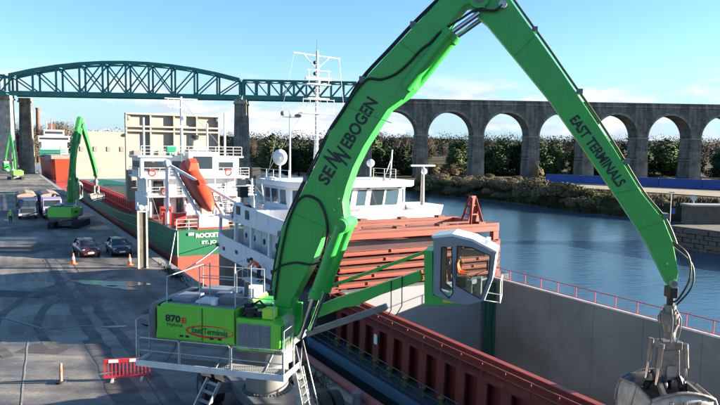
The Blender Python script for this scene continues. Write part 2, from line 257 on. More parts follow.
# ------------------------------------------------------------------ mesh builder and object tree
BASE = {}
class MB:
    def __init__(s): s.v = []; s.f = []; s.sm = []; s.mi = []
    def add(s, vs, fs, smooth=False, mi=0):
        n = len(s.v); s.v += [Vector(p) for p in vs]
        for f in fs: s.f.append([i+n for i in f]); s.sm.append(smooth); s.mi.append(mi)
        return s
    def hexa(s, p):   # p: 4 bottom ccw then 4 top
        return s.add(p, [(3, 2, 1, 0), (4, 5, 6, 7), (0, 1, 5, 4), (1, 2, 6, 5), (2, 3, 7, 6), (3, 0, 4, 7)])
    def box(s, x0, x1, y0, y1, z0, z1):
        return s.hexa([(x0, y0, z0), (x1, y0, z0), (x1, y1, z0), (x0, y1, z0), (x0, y0, z1), (x1, y0, z1), (x1, y1, z1), (x0, y1, z1)])
    def bar(s, a, b, w, h=None, up=(0, 0, 1)):
        a = Vector(a); b = Vector(b); h = h or w; d = (b-a).normalized(); upv = Vector(up)
        if abs(d.dot(upv)) > .98: upv = Vector((1, 0, 0))
        x = d.cross(upv).normalized()*w/2; y = x.cross(d).normalized()*h/2
        return s.hexa([a-x-y, a+x-y, b+x-y, b-x-y, a-x+y, a+x+y, b+x+y, b-x+y])
    def prism(s, poly, a, b, axis='y'):
        def P(p, t):
            return (p[0], t, p[1]) if axis == 'y' else ((p[0], p[1], t) if axis == 'z' else (t, p[0], p[1]))
        n = len(poly); vs = [P(p, a) for p in poly]+[P(p, b) for p in poly]
        return s.add(vs, [tuple(range(n))[::-1], tuple(range(n, 2*n))]+[(i, (i+1) % n, n+(i+1) % n, n+i) for i in range(n)])
    def tube(s, pts, r, n=6, r1=None, caps=True):
        pts = [Vector(p) for p in pts]; m = len(pts); rings = []; prev = None
        for i, p in enumerate(pts):
            d = (pts[min(i+1, m-1)]-pts[max(i-1, 0)]).normalized()
            if prev is None:
                x = d.orthogonal().normalized()
            else:
                x = (prev-d*prev.dot(d)).normalized()
            prev = x; y = d.cross(x); rr = r if r1 is None else r+(r1-r)*i/(m-1)
            rings.append([p+(x*cos(2*pi*k/n)+y*sin(2*pi*k/n))*rr for k in range(n)])
        vs = [q for rg in rings for q in rg]; fs = [(i*n+k, i*n+(k+1) % n, (i+1)*n+(k+1) % n, (i+1)*n+k) for i in range(m-1) for k in range(n)]
        s.add(vs, fs, True)
        if caps: s.add(rings[0], [tuple(range(n))[::-1]]); s.add(rings[-1], [tuple(range(n))])
        return s
    def cyl(s, a, b, r, r1=None, n=16): return s.tube([a, b], r, n, r if r1 is None else r1)
    def sphere(s, c, r, nu=12, nv=8, sc=(1, 1, 1)):
        c = Vector(c); vs = []; fs = []
        for j in range(nv+1):
            for i in range(nu):
                t = pi*j/nv; p = 2*pi*i/nu; vs.append(c+Vector((sin(t)*cos(p)*r*sc[0], sin(t)*sin(p)*r*sc[1], cos(t)*r*sc[2])))
        for j in range(nv):
            for i in range(nu): fs.append((j*nu+i, (j+1)*nu+i, (j+1)*nu+(i+1) % nu, j*nu+(i+1) % nu))
        return s.add(vs, fs, True)
    def loft(s, rings, caps=True, smooth=True):
        n = len(rings[0]); vs = [q for r in rings for q in r]
        s.add(vs, [(i*n+k, i*n+(k+1) % n, (i+1)*n+(k+1) % n, (i+1)*n+k) for i in range(len(rings)-1) for k in range(n)], smooth)
        if caps: s.add(rings[0], [tuple(range(n))[::-1]]); s.add(rings[-1], [tuple(range(n))])
        return s
    def mesh(s, name, mats, off=Vector((0, 0, 0)), fix=True):
        me = bpy.data.meshes.new(name); me.from_pydata([tuple(p-off) for p in s.v], [], s.f); me.polygons.foreach_set('use_smooth', s.sm)
        for m in (mats if isinstance(mats, (list, tuple)) else [mats]): me.materials.append(M[m] if isinstance(m, str) else m)
        me.polygons.foreach_set('material_index', s.mi)
        if fix:
            bm = bmesh.new(); bm.from_mesh(me); bmesh.ops.recalc_face_normals(bm, faces=bm.faces); bm.to_mesh(me); bm.free()
        me.update(); return me
    def build(s, name, mats, parent=None, bevel=0, fix=True):
        off = BASE[parent.name] if parent else Vector((0, 0, 0))
        o = bpy.data.objects.new(name, s.mesh(name, mats, off, fix)); COL.objects.link(o)
        if parent: o.parent = parent; BASE[o.name] = off
        if bevel:
            b = o.modifiers.new('bevel', 'BEVEL'); b.width = bevel; b.segments = 2; b.limit_method = 'ANGLE'; b.angle_limit = radians(40)
        return o
def tag(o, label=None, cat=None, group=None, kind=None):
    if label: o['label'] = label
    if cat: o['category'] = cat
    if group: o['group'] = group
    if kind: o['kind'] = kind
    return o
class Frame:
    def __init__(s, origin, ang): s.o = Vector(origin); s.a = ang; s.m = Matrix.Translation(s.o) @ Matrix.Rotation(ang, 4, 'Z')
    def thing(s, name, label, cat, base=(0, 0, 0), group=None):
        e = bpy.data.objects.new(name, None); COL.objects.link(e); e.empty_display_size = .3
        e.location = s.m @ Vector(base); e.rotation_euler = (0, 0, s.a); BASE[e.name] = Vector(base); tag(e, label, cat, group); return e
    def solo(s, mb, name, mats, base, label=None, cat=None, group=None, kind=None, bevel=0, fix=True):   # a thing that is one mesh
        o = bpy.data.objects.new(name, mb.mesh(name, mats, Vector(base), fix)); COL.objects.link(o)
        o.location = s.m @ Vector(base); o.rotation_euler = (0, 0, s.a); BASE[o.name] = Vector(base); tag(o, label, cat, group, kind)
        if bevel:
            b = o.modifiers.new('bevel', 'BEVEL'); b.width = bevel; b.segments = 2; b.limit_method = 'ANGLE'; b.angle_limit = radians(40)
        return o
def piece(name, me, loc, parent, rot=None, scale=None):        # a child sharing mesh data; loc in the thing's frame
    o = bpy.data.objects.new(name, me); COL.objects.link(o); o.parent = parent; o.location = Vector(loc)-BASE[parent.name]; BASE[o.name] = Vector(loc)
    if rot: o.rotation_euler = rot
    if scale: o.scale = scale
    return o
def copy_tree(o, parent=None):
    c = o.copy(); COL.objects.link(c)
    if parent: c.parent = parent; c.matrix_parent_inverse = o.matrix_parent_inverse.copy()
    if o.name in BASE: BASE[c.name] = BASE[o.name]
    for ch in list(o.children): copy_tree(ch, c)
    return c
POST = {}
def post_mesh(h, r, m, square=False):
    k = (round(h, 2), r, m, square)
    if k not in POST:
        mb = MB()
        if square: mb.box(-r, r, -r, r, 0, h)
        else: mb.cyl((0, 0, 0), (0, 0, h), r, n=6)
        POST[k] = mb.mesh('rail_post', m)
    return POST[k]
def railing(parent, pts, h, m, step=1.5, r=.025, mids=1, name='railing', square=False):
    pts = [Vector(p) for p in pts]; mb = MB()
    for k in range(mids+1):
        z = h*(k+1)/(mids+1); mb.tube([p+Vector((0, 0, z)) for p in pts], r if k == mids else r*.75, 5)
    o = mb.build(name, m, parent); me = post_mesh(h, r, m, square)
    for a, b in zip(pts[:-1], pts[1:]):
        n = max(1, round((b-a).length/step))
        for i in range(n+(1 if b is pts[-1] or (b-pts[-1]).length < 1e-6 else 0)): piece('rail_post', me, a.lerp(b, i/n), o)
    return o
def text(body, parent, center, size_w, phi, m, height=None, shear=0, name='lettering', depth=.006, nrm='y', bold=0):
    c = bpy.data.curves.new('t', 'FONT'); c.body = body; c.align_x = 'CENTER'; c.align_y = 'CENTER'; c.extrude = depth; c.shear = shear; c.offset = bold; c.resolution_u = 3
    t = bpy.data.objects.new('t', c); COL.objects.link(t); dg = bpy.context.evaluated_depsgraph_get(); me = bpy.data.meshes.new_from_object(t.evaluated_get(dg)); bpy.data.objects.remove(t)
    xs = [v.co.x for v in me.vertices]; ys = [v.co.y for v in me.vertices]; w = max(xs)-min(xs); hh = max(ys)-min(ys); cx = (max(xs)+min(xs))/2; cy = (max(ys)+min(ys))/2
    sx = size_w/w; sy = (height/hh) if height else sx
    ex = Vector((cos(phi), 0, sin(phi))); ey = Vector((-sin(phi), 0, cos(phi))); n = Vector((0, -1, 0))
    if nrm == 'x+': ex = Vector((0, 1, 0)); ey = Vector((0, 0, 1)); n = Vector((1, 0, 0))
    for v in me.vertices: p = v.co.copy(); v.co = Vector(center)+ex*(p.x-cx)*sx+ey*(p.y-cy)*sy+n*p.z-BASE[parent.name]
    me.materials.clear(); me.materials.append(M[m]); me.name = name
    o = bpy.data.objects.new(name, me); COL.objects.link(o); o.parent = parent; BASE[o.name] = BASE[parent.name]; return o
def proj(P):
    d = Vector(P)-camo.location; k = d.dot(Fv); return 360+650*d.dot(Rv)/k, 202.5-650*d.dot(Uv)/k
WF = Frame((0, 0, 0), 0)                                   # world
A29 = radians(29)
QF = Frame((12.8*cos(A29), 12.8*sin(A29), 0), radians(-61))  # quay frame: X towards the near end of the quay, Y out over the river
def q(s, t, z=0): return Vector((-s, t, z))
def qw(s, t, z=0): return QF.m @ q(s, t, z)

# ------------------------------------------------------------------ ground, water, banks
def lerp(a, b, t): return a+(b-a)*t
g = MB(); g.add([q(-90, 0, -.004), q(345, 0, -.004), q(345, -420, -.004), q(-90, -420, -.004)], [(0, 1, 2, 3)])
QF.solo(g, 'quay_ground', 'asphalt', (0, 0, 0), kind='structure')
qw_ = MB(); qw_.box(-345, 90, -1.2, .02, -7, -.02); QF.solo(qw_, 'quay_wall', 'quay_wall', (0, 0, 0), kind='structure')
cp = MB()
for i in range(-14, 57): cp.box(-6*i-5.97, -6*i, -.95, .02, -.3, .018)
QF.solo(cp, 'quay_coping', 'concrete', (0, 0, 0), kind='structure')
wt = MB(); wt.box(-4000, 4000, -3000, 6000, -9, -3); WF.solo(wt, 'river_water', 'river_water', (0, 0, 0), kind='structure')

def edge(s): return 101+1.5*sin(s*.11)+1.2*sin(s*.043+1)+max(0, s-215)*.19
def hill(P): return max(0, min(26, (P.y-300)*.045))+2.5*max(0, min(1, (P.y-270)/60))*sin(P.x*.02)
def bank_z(s, t):
    d = t-edge(s); P = qw(s, t)
    if d < -3: return -6
    pr = [(-3, -6), (0, -3.05), (1.5, -2.2), (6, -.6), (12, 0), (1e5, 0)]
    for (a, za), (b, zb) in zip(pr[:-1], pr[1:]):
        if a <= d <= b: z = lerp(za, zb, (d-a)/(b-a)); break
    return z+(hill(P) if d > 20 else 0)+.12*sin(s*.7+t*.4)*(1 if d > 1 else 0)
ss = [-200+8*i for i in range(70)]+[370+30*i for i in range(30)]+[1300+150*i for i in range(25)]
dd = [-6, -3, -1, 0, 1, 2, 4, 6, 9, 12, 20, 30, 40, 55, 70, 85, 100, 120, 140, 170, 200, 250, 320, 420, 600, 900, 1400, 2400, 4000]
tb = MB(); vs = [(-s, edge(s)+d, bank_z(s, edge(s)+d)) for s in ss for d in dd]; nd = len(dd)
tb.add(vs, [(i*nd+j, i*nd+j+1, (i+1)*nd+j+1, (i+1)*nd+j) for i in range(len(ss)-1) for j in range(nd-1)], True)
QF.solo(tb, 'far_bank_terrain', 'bank_ground', (0, 0, 0), kind='structure')
lb = MB(); ss2 = [344+25*i for i in range(50)]; dd2 = [0, 4, 10, 30, 60, 120, 250, 500, 900]
vs = []
for s in ss2:
    e = -2+max(0, s-420)*.10
    for d in dd2: vs.append((-s, e-d+4, [-6, -1, .3][min(dd2.index(d), 2)]+min(25, max(0, d-30)*.05)))
tb2 = MB(); n2 = len(dd2); tb2.add(vs, [(i*n2+j, i*n2+j+1, (i+1)*n2+j+1, (i+1)*n2+j) for i in range(len(ss2)-1) for j in range(n2-1)], True)
QF.solo(tb2, 'near_bank_terrain', 'bank_ground', (0, 0, 0), kind='structure')
yd = MB(); yd.add([q(165, 128, .16), q(60, 140, .16), q(60, 176, .16), q(165, 150, .16)], [(0, 1, 2, 3)]); QF.solo(yd, 'gravel_yard', 'yard_sand', (0, 0, 0), kind='structure')
# marks on the quay: worn wheel tracks, drain slot, puddles
def ribbon(name, pts, w, m, z, jag=0):
    mb = MB(); n = len(pts); L = []
    for i, p in enumerate(pts):
        p = Vector(p); d = (Vector(pts[min(i+1, n-1)])-Vector(pts[max(i-1, 0)])).normalized(); k = Vector((-d.y, d.x, 0))
        ww = w*(1+random.uniform(-jag, jag)); L += [p+k*ww/2+Vector((0, 0, z)), p-k*ww/2+Vector((0, 0, z))]
    mb.add(L, [(2*i, 2*i+1, 2*i+3, 2*i+2) for i in range(n-1)]); return WF.solo(mb, name, m, (0, 0, 0), kind='structure')
def seg(a, b, n=14, wob=.1): return [(lerp(a[0], b[0], i/n)+random.uniform(-wob, wob), lerp(a[1], b[1], i/n), 0) for i in range(n+1)]
ribbon('wheel_track', seg((-27.9, 57.5), (-17.3, 39.3))+seg((-17.2, 39), (-8.4, 24.4))+seg((-8.3, 24.2), (-3, 14)), .65, 'tyre_mark', .004, .12)
ribbon('wheel_track', seg((-26.9, 57.6), (-16.1, 39.6))+seg((-16, 39.3), (-6.9, 24.4))+seg((-6.8, 24.2), (-1.6, 14)), .55, 'tyre_mark', .004, .12)
ribbon('wheel_track', seg((-13.9, 33.2), (-9.2, 25), wob=.06)+seg((-9.1, 24.8), (-5, 17)), .8, 'tyre_mark', .008, .12)
ribbon('drain_slot', seg((-28.6, 58.5), (-19.1, 42.1), wob=.02), .16, 'slot', .012)
ribbon('chalk_line', [(-20.9, 37.4, 0), (-19, 36.2, 0), (-17.1, 34.9, 0)], .13, 'line_white', .012, .4)
ribbon('chalk_line', seg((-17.6, 35.0), (-14.9, 35.9), 6, .03), .11, 'line_white', .012, .4)
ribbon('chalk_line', seg((-12.5, 27.4), (-10.6, 28.4), 6, .03), .12, 'line_white', .012, .4)
ribbon('chalk_line', seg((-17.2, 33.2), (-13.0, 24.4), 10, .02), .08, 'line_white', .012, .3)
def arc(c, r_, a0, a1, w, n=22): ribbon('wheel_track', [(c[0]+r_*cos(lerp(a0, a1, i/n))+random.uniform(-.05, .05), c[1]+r_*sin(lerp(a0, a1, i/n)), 0) for i in range(n+1)], w, 'tyre_mark', random.uniform(.005, .009), .12)
arc((-2, 44), 18, 2.7, 3.9, .5); arc((-2, 44), 20.1, 2.7, 3.9, .45)
mat('repair_patch', (.055, .054, .052), .85, var=.3, vs=1.5, bump=.2); mat('dry_patch', (.20, .185, .16), .9, var=.3, vs=.8)
def patch(c, pts, m, z=.005):
    mb = MB(); mb.add([(c[0]+x_, c[1]+y_, z) for x_, y_ in pts], [tuple(range(len(pts)))]); WF.solo(mb, 'repair_patch', m, (0, 0, 0), kind='structure')
patch((-15.5, 31.5), [(-1.2, -.6), (1.0, -.8), (1.2, .7), (-1.0, .9)], 'repair_patch'); patch((-23, 43.5), [(-2.4, -.8), (2.0, -1.2), (2.3, .6), (-2.0, 1.1)], 'repair_patch'); patch((-12.2, 40), [(-1.0, -1.4), (.7, -1.5), (.9, 1.3), (-.8, 1.5)], 'repair_patch'); patch((-33, 62), [(-3, -1.5), (2.5, -1.9), (3, 1.6), (-2.6, 2)], 'repair_patch')
for k in range(9): ribbon('slab_joint', [(qw(16+k*9, -1.0).x, qw(16+k*9, -1.0).y, 0), (qw(16+k*9, -7.5).x, qw(16+k*9, -7.5).y, 0)], .05, 'slot', .003)
ribbon('slab_joint', [(qw(10, -7.5).x, qw(10, -7.5).y, 0), (qw(100, -7.5).x, qw(100, -7.5).y, 0)], .05, 'slot', .0035)
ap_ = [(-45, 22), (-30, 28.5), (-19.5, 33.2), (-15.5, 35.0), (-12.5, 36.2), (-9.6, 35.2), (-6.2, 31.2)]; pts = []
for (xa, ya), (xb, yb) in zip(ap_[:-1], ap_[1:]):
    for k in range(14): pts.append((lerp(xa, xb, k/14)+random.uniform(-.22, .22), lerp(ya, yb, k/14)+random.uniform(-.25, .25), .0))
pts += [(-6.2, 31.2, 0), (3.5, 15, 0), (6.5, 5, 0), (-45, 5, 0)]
mb = MB(); mb.add(pts, [tuple(range(len(pts)))]); WF.solo(mb, 'lightened_apron', 'lightened_concrete', (0, 0, 0), kind='structure')  # pale concrete, with sunlight on the near quay partly put into its colour
def puddle(c, rx, ry, rot, seed):
    r = random.Random(seed); mb = MB(); ph = [r.uniform(0, 6) for _ in range(3)]; vs = []
    for k in range(40):
        a = 2*pi*k/40; rr = 1+.22*sin(2*a+ph[0])+.16*sin(3*a+ph[1])+.09*sin(7*a+ph[2]); x = rx*rr*cos(a); y = ry*rr*sin(a)
        vs.append((c[0]+x*cos(rot)-y*sin(rot), c[1]+x*sin(rot)+y*cos(rot), .016))
    mb.add(vs, [tuple(range(40))]); WF.solo(mb, 'puddle', 'puddle', (0, 0, 0), kind='structure')
puddle((-18.3, 47.3), 2.5, 1.0, -.25, 1); puddle((-17.0, 45.9), 1.2, .5, -.4, 3); puddle((-25.5, 68), 1.2, 2.6, .45, 2); puddle((-13.6, 35.7), .8, .16, .2, 6)
kb = MB(); kb.tube([q(s, -.30, .16) for s in range(-6, 47, 4)], .19, 10)
QF.solo(kb, 'edge_timber', 'kerb_pink', q(20, -.3, 0), 'round pinkish red timber lying along the quay edge beside the red ship', 'edge timber')

# ------------------------------------------------------------------ railway viaduct and trusses
VF = Frame((-126, 233, 0), radians(4.2))
va = VF.thing('masonry_viaduct', 'long grey stone railway viaduct with round arches crossing the far bank', 'viaduct', (170, 4, 0))
PW, PITCHW, W0 = 4.0, 21.3, 128.2
pier = MB(); zz = [0, 1.0, 15.7]; hw = [2.55, 2.35, 2.0]
def pier_rings(cx, hws, zs, y0=0, y1=8):
    return [[(cx-h, y0-(h-2.0), z), (cx+h, y0-(h-2.0), z), (cx+h, y1+(h-2.0), z), (cx-h, y1+(h-2.0), z)] for h, z in zip(hws, zs)]
pier.loft(pier_rings(0, [2.7, 2.6, 2.35, 2.02], [-2, 1.2, 1.2001, 15.7]), smooth=False); pier_me = pier.mesh('pier', 'viaduct_stone')
band = MB(); band.box(-2.35, 2.35, -.3, 8.3, 15.65, 16.2); band_me = band.mesh('impost', 'viaduct_trim')
R_ = (PITCHW-PW)/2
sp = MB(); poly = [(0, 16.15), (0, 28), (PITCHW, 28), (PITCHW, 16.15), (PITCHW-PW/2, 16.15)]+[(PITCHW/2+R_*cos(a), 16.2+R_*sin(a)) for a in [pi*k/28 for k in range(29)]]+[(PW/2, 16.15)]
# spandrel as strips so that the concave face stays clean
top = 28.0; cols = [(0, 16.15), (PW/2-.001, 16.15)]+[(PITCHW/2-R_*cos(pi*k/28), 16.2+R_*sin(pi*k/28)) for k in range(29)]+[(PITCHW-PW/2+.001, 16.15), (PITCHW, 16.15)]
nC = len(cols); vs = [(x, 0, z) for x, z in cols]+[(x, 0, top) for x, z in cols]+[(x, 8, z) for x, z in cols]+[(x, 8, top) for x, z in cols]
fs = []
for i in range(nC-1):
    fs += [(i, i+1, nC+i+1, nC+i), (2*nC+i+1, 2*nC+i, 3*nC+i, 3*nC+i+1), (i+1, i, 2*nC+i, 2*nC+i+1), (nC+i, nC+i+1, 3*nC+i+1, 3*nC+i)]
sp = MB(); sp.add(vs, fs); span_me = sp.mesh('arch_span', 'viaduct_stone', fix=False)
ring = MB()
for k in range(28):
    a0, a1 = pi*k/28, pi*(k+1)/28
    pr = [(PITCHW/2+r*cos(a), 16.2+r*sin(a)) for r, a in ((R_-.03, a0), (R_+.75, a0), (R_+.75, a1), (R_-.03, a1))]
    ring.prism(pr, -.18, .05)
ring_me = ring.mesh('arch_ring', 'viaduct_trim')
pp = MB(); pp.box(0, PITCHW-.02, -.05, .4, 28.0, 29.2); pp.box(0, PITCHW-.02, 7.6, 8.05, 28.0, 29.2); pp_me = pp.mesh('parapet', 'viaduct_stone')
ct = MB(); ct.box(0, PITCHW-.02, -.3, -.002, 27.65, 28.1); ct.box(0, PITCHW-.02, -.16, .5, 29.2, 29.38); ct_me = ct.mesh('string_course', 'viaduct_trim')
for i in range(9):
    x = W0+i*PITCHW; p = piece('pier', pier_me, (x, 0, 0), va); piece('impost', band_me, (x, 0, 0), p)
    if i < 8:
        a = piece('arch_span', span_me, (x, 0, 0), va); piece('arch_ring', ring_me, (x, 0, 0), a); piece('parapet', pp_me, (x, 0, 0), va); piece('string_course', ct_me, (x, 0, 0), va)
ab = MB(); ab.box(124.6, 130.4, -1.2, 9.2, -4, 30.2); ab.box(124.3, 130.7, -1.5, 9.5, 29.2, 29.7); ab.build('abutment_tower', 'viaduct_stone', va)
def river_pier(w, name, label, top, m, y0=-.5, y1=8.5, hw=2.1):
    t = VF.thing(name, label, 'bridge pier', (w, 4, -3)); mb = MB()
    mb.loft(pier_rings(w, [hw+.9, hw+.55, hw+.5, hw], [-5, -1, -.99, top-1.6], y0, y1), smooth=False); mb.build('shaft', m, t)
    c = MB(); c.box(w-hw-.35, w+hw+.35, y0-.5, y1+.5, top-1.6, top-1.0); c.box(w-hw-.1, w+hw+.1, y0-.2, y1+.2, top-1.0, top); c.build('cap', 'viaduct_trim', t); return t
river_pier(82.2, 'bridge_pier', 'tall dark stone pier in the river under the arched truss', 27.9, 'viaduct_stone')
river_pier(-.2, 'bridge_pier', 'pale sunlit stone pier at far left under the arched truss', 27.9, 'pier_sunlit', -1.5, 1.8, 1.9)
river_pier(3.2, 'bridge_pier', 'darker twin stone pier just right of the pale far left pier', 27.6, 'viaduct_stone', 6, 9.4, 1.7)
def truss(name, label, w0, w1, n, topz, diag, chord=1.0):
    t = VF.thing(name, label, 'truss bridge', ((w0+w1)/2, 4, 28)); zb = 28.9
    X = [lerp(w0, w1, i/n) for i in range(n+1)]; Z = [topz(i/n) for i in range(n+1)]
    for y in (1.0, 7.2):
        b = MB(); b.box(w0, w1, y-.45, y+.45, 28.0, 29.7); b.build('bottom_chord', 'truss_teal', t)
        c = MB()
        for i in range(n): c.bar((X[i], y, Z[i]), (X[i+1], y, Z[i+1]), .9, chord)
        c.build('top_chord', 'truss_teal', t)
        for i in range(n+1): MB().bar((X[i], y, 29.6), (X[i], y, Z[i]), .62, .5, (0, 1, 0)).build('upright', 'truss_teal', t)
        for i in range(n):
            if diag[i] in 'X\\': MB().bar((X[i], y-.12, Z[i]), (X[i+1], y-.12, 29.5), .42, .42).build('diagonal', 'truss_teal', t)
            if diag[i] in 'X/': MB().bar((X[i], y+.12, 29.5), (X[i+1], y+.12, Z[i+1]), .42, .42).build('diagonal', 'truss_teal', t)
    d = MB(); d.box(w0, w1, .6, 7.6, 28.35, 28.8); d.build('deck', 'truss_teal', t)
    for i in range(n+1): MB().bar((X[i], 1.0, Z[i]-.1), (X[i], 7.2, Z[i]-.1), .4, .4).build('cross_strut', 'truss_teal', t)
    for i in range(n): MB().bar((X[i], 1.0, Z[i]-.2), (X[i+1], 7.2, Z[i+1]-.2), .25, .25).build('wind_brace', 'truss_teal', t)
truss('arched_truss_bridge', 'long teal arched truss span crossing the river between two stone piers', .6, 81.8, 10, lambda u: 35.2+5.3*(1-(2*u-1)**2), '\\\\\\XXXX///', 1.15)
truss('straight_truss_bridge', 'short level teal truss span between the dark river pier and the stone viaduct', 83.0, 124.5, 9, lambda u: 35.0, '\\\\\\XXX///', .8)
truss('straight_truss_bridge', 'level teal truss span cut by the left edge of the picture', -44, -.9, 9, lambda u: 35.0, '\\\\\\XXX///', .8)

# ------------------------------------------------------------------ vegetation
def leaf_cloud(blobs, n, size, seed, flat=.5, shell=.55):
    r = random.Random(seed); mb = MB(); wts = [b[3]*b[4]*b[5] for b in blobs]; tot = sum(wts)
    for b, wgt in zip(blobs, wts):
        for _ in range(max(4, int(n*wgt/tot))):
            while True:
                d = Vector((r.uniform(-1, 1), r.uniform(-1, 1), r.uniform(-1, 1)))
                if .05 < d.length < 1: break
            d = d.normalized()*(d.length**shell)*r.uniform(.85, 1.08)
            c = Vector((b[0]+d.x*b[3], b[1]+d.y*b[4], b[2]+d.z*b[5])); x = Vector((r.gauss(0, 1), r.gauss(0, 1), r.gauss(0, 1)*flat)).normalized(); y = x.orthogonal().normalized()
            y = (Matrix.Rotation(r.uniform(0, 6.28), 3, x) @ y); s1 = size*r.uniform(.5, 1.3); s2 = size*r.uniform(.35, .9)
            mb.add([c-x*s1, c-y*s2, c+x*s1*.9, c+y*s2], [(0, 1, 2, 3)])
    return mb
def blobs_for(kind, seed):
    r = random.Random(seed); B = []
    if kind == 'evergreen':
        h = 1.0
        for i in range(11):
            z = r.uniform(.04, .85); w = .36*(1-.5*abs(z-.3)); a = r.uniform(0, 6.28); k = r.uniform(.0, .28)*(1-.5*z)
            B.append((cos(a)*k, sin(a)*k, z, w*r.uniform(.5, .85), w*r.uniform(.5, .85), r.uniform(.12, .2)))
        B.append((0, 0, .92, .1, .1, .1))
    elif kind == 'bush':
        for i in range(8):
            a = r.uniform(0, 6.28); k = r.uniform(0, .5); B.append((cos(a)*k, sin(a)*k, r.uniform(.15, .7)*(1-.5*k), r.uniform(.22, .4), r.uniform(.22, .4), r.uniform(.18, .3)))
    else:
        for i in range(18):
            z = r.uniform(.22, .95); a = r.uniform(0, 6.28); k = r.uniform(.03, .34)*(1.1-.5*abs(z-.55)*2); B.append((cos(a)*k, sin(a)*k, z, r.uniform(.10, .20), r.uniform(.10, .20), r.uniform(.09, .16)))
    return B
def trunk_mesh(kind, seed, m):
    r = random.Random(seed); mb = MB(); mb.tube([(0, 0, -.05), (.01, 0, .2), (r.uniform(-.03, .03), r.uniform(-.03, .03), .55), (r.uniform(-.05, .05), 0, .9)], .026, 6, .005)
    for i in range(7 if kind == 'evergreen' else 16):
        z = r.uniform(.2, .75); a = r.uniform(0, 6.28); l = r.uniform(.15, .36); p0 = Vector((0, 0, z)); p1 = p0+Vector((cos(a)*l*.6, sin(a)*l*.6, l*.5)); p2 = p1+Vector((cos(a)*l*.3, sin(a)*l*.3, l*.55)); mb.tube([p0, p1, p2], .011, 4, .003)
    return mb.mesh('trunk', m)
TREES = {}
for kind, lm, n, s in (('evergreen', 'leaf_dark', 3600, .030), ('bare', 'leaf_brown', 2600, .015), ('bush', 'leaf_olive', 2200, .038), ('goldbush', 'leaf_gold', 2000, .038)):
    TREES[kind] = [(leaf_cloud(blobs_for('bush' if 'bush' in kind else kind, 50+i), n, s, 90+i, .7 if kind != 'bare' else 1.6, .6).mesh('crown', lm, fix=False), trunk_mesh(kind, 30+i, 'bark' if kind == 'evergreen' else 'twig')) for i in range(5)]
def plant(kind, P, h, w, name, label, group, cat='tree', trunk=True):
    i = random.randrange(5); e = bpy.data.objects.new(name, None); COL.objects.link(e); e.location = P; e.rotation_euler = (0, 0, random.uniform(0, 6.28)); e.scale = (w, w, h); BASE[e.name] = Vector((0, 0, 0)); tag(e, label, cat, group)
    piece('crown', TREES[kind][i][0], (0, 0, 0), e)
    if trunk: piece('trunk', TREES[kind][i][1], (0, 0, 0), e)
    return e
PIERX = [proj(VF.m @ Vector((W0+i*PITCHW, 4, 10)))[0] for i in range(9)]
ORD = ['', 'first', 'second', 'third', 'fourth', 'fifth', 'sixth', 'seventh', 'eighth', 'ninth']
def arch_place(x):
    for i in range(8):
        if PIERX[i] <= x < PIERX[i+1]:
            u = (x-PIERX[i])/(PIERX[i+1]-PIERX[i]); side = 'by left pier' if u < .22 else 'left half' if u < .46 else 'right half' if u < .74 else 'by right pier'
            return 'through the %s arch from the truss, %s' % (ORD[i+1], side)
    return 'below the straight truss, %s' % ('near the river pier' if x < 265 else 'behind the ship masts' if x < 320 else 'near the viaduct')
USED = {}
def uniq(l):
    USED[l] = USED.get(l, 0)+1
    return l if USED[l] == 1 else l+', '+['', '', 'deeper', 'deepest', 'overlapping', 'half hidden'][min(USED[l], 5)]
x = -36
while x < 172:
    y = 268+random.uniform(0, 26)+x*.07; P = Vector((x, y, 0)); h = random.uniform(11.5, 17); px = proj((x, y, 8))[0]
    if px > 268 and not (424 < px < 452): plant('evergreen', (x, y, hill(P)-.4), h, h*random.uniform(1.0, 1.5), 'evergreen_tree', uniq('dense dark evergreen seen '+arch_place(px)), 'dark evergreen trees behind the viaduct')
    x += random.uniform(3.9, 6)
x = -52
while x < 190:
    y = 330+random.uniform(0, 60); P = Vector((x, y, 0)); h = 12+5*sin(x*.09)*sin(x*.031+1)+random.uniform(-3, 4); px = proj((x, y, 15))[0]
    plant('bare', (x, y, hill(P)-.5), h, h*random.uniform(.8, 1.05), 'bare_tree', uniq('brown leafless tree seen '+arch_place(px)), 'bare trees behind the viaduct')
    x += random.uniform(6, 10)
for k in range(9):
    px = 424+k*4.6; x = (px-360)/650*262; plant('goldbush', (x, 262+random.uniform(0, 8), -.2), random.uniform(3.5, 6.5), random.uniform(5, 7), 'reed_shrub', uniq('golden straw shrub seen '+arch_place(px)), 'golden shrubs under the viaduct', 'shrub', False)
for k in range(12):
    px = 440+k*25; x = (px-360)/650*236; plant(random.choice(['bush', 'goldbush']), (x, 236+random.uniform(-3, 3), -.2), random.uniform(1.8, 3.2), random.uniform(4, 6), 'low_shrub', uniq('low scrub before the viaduct foot, '+arch_place(px).replace('through', 'below')), 'low scrub at the foot of the viaduct', 'shrub', False)
e = plant('bush', VF.m @ Vector((W0+3*PITCHW+1.2, -1.0, -.5)), 9, 4.2, 'ivy', 'green ivy climbing the foot of the fourth stone pier from the truss', None, 'ivy', False)
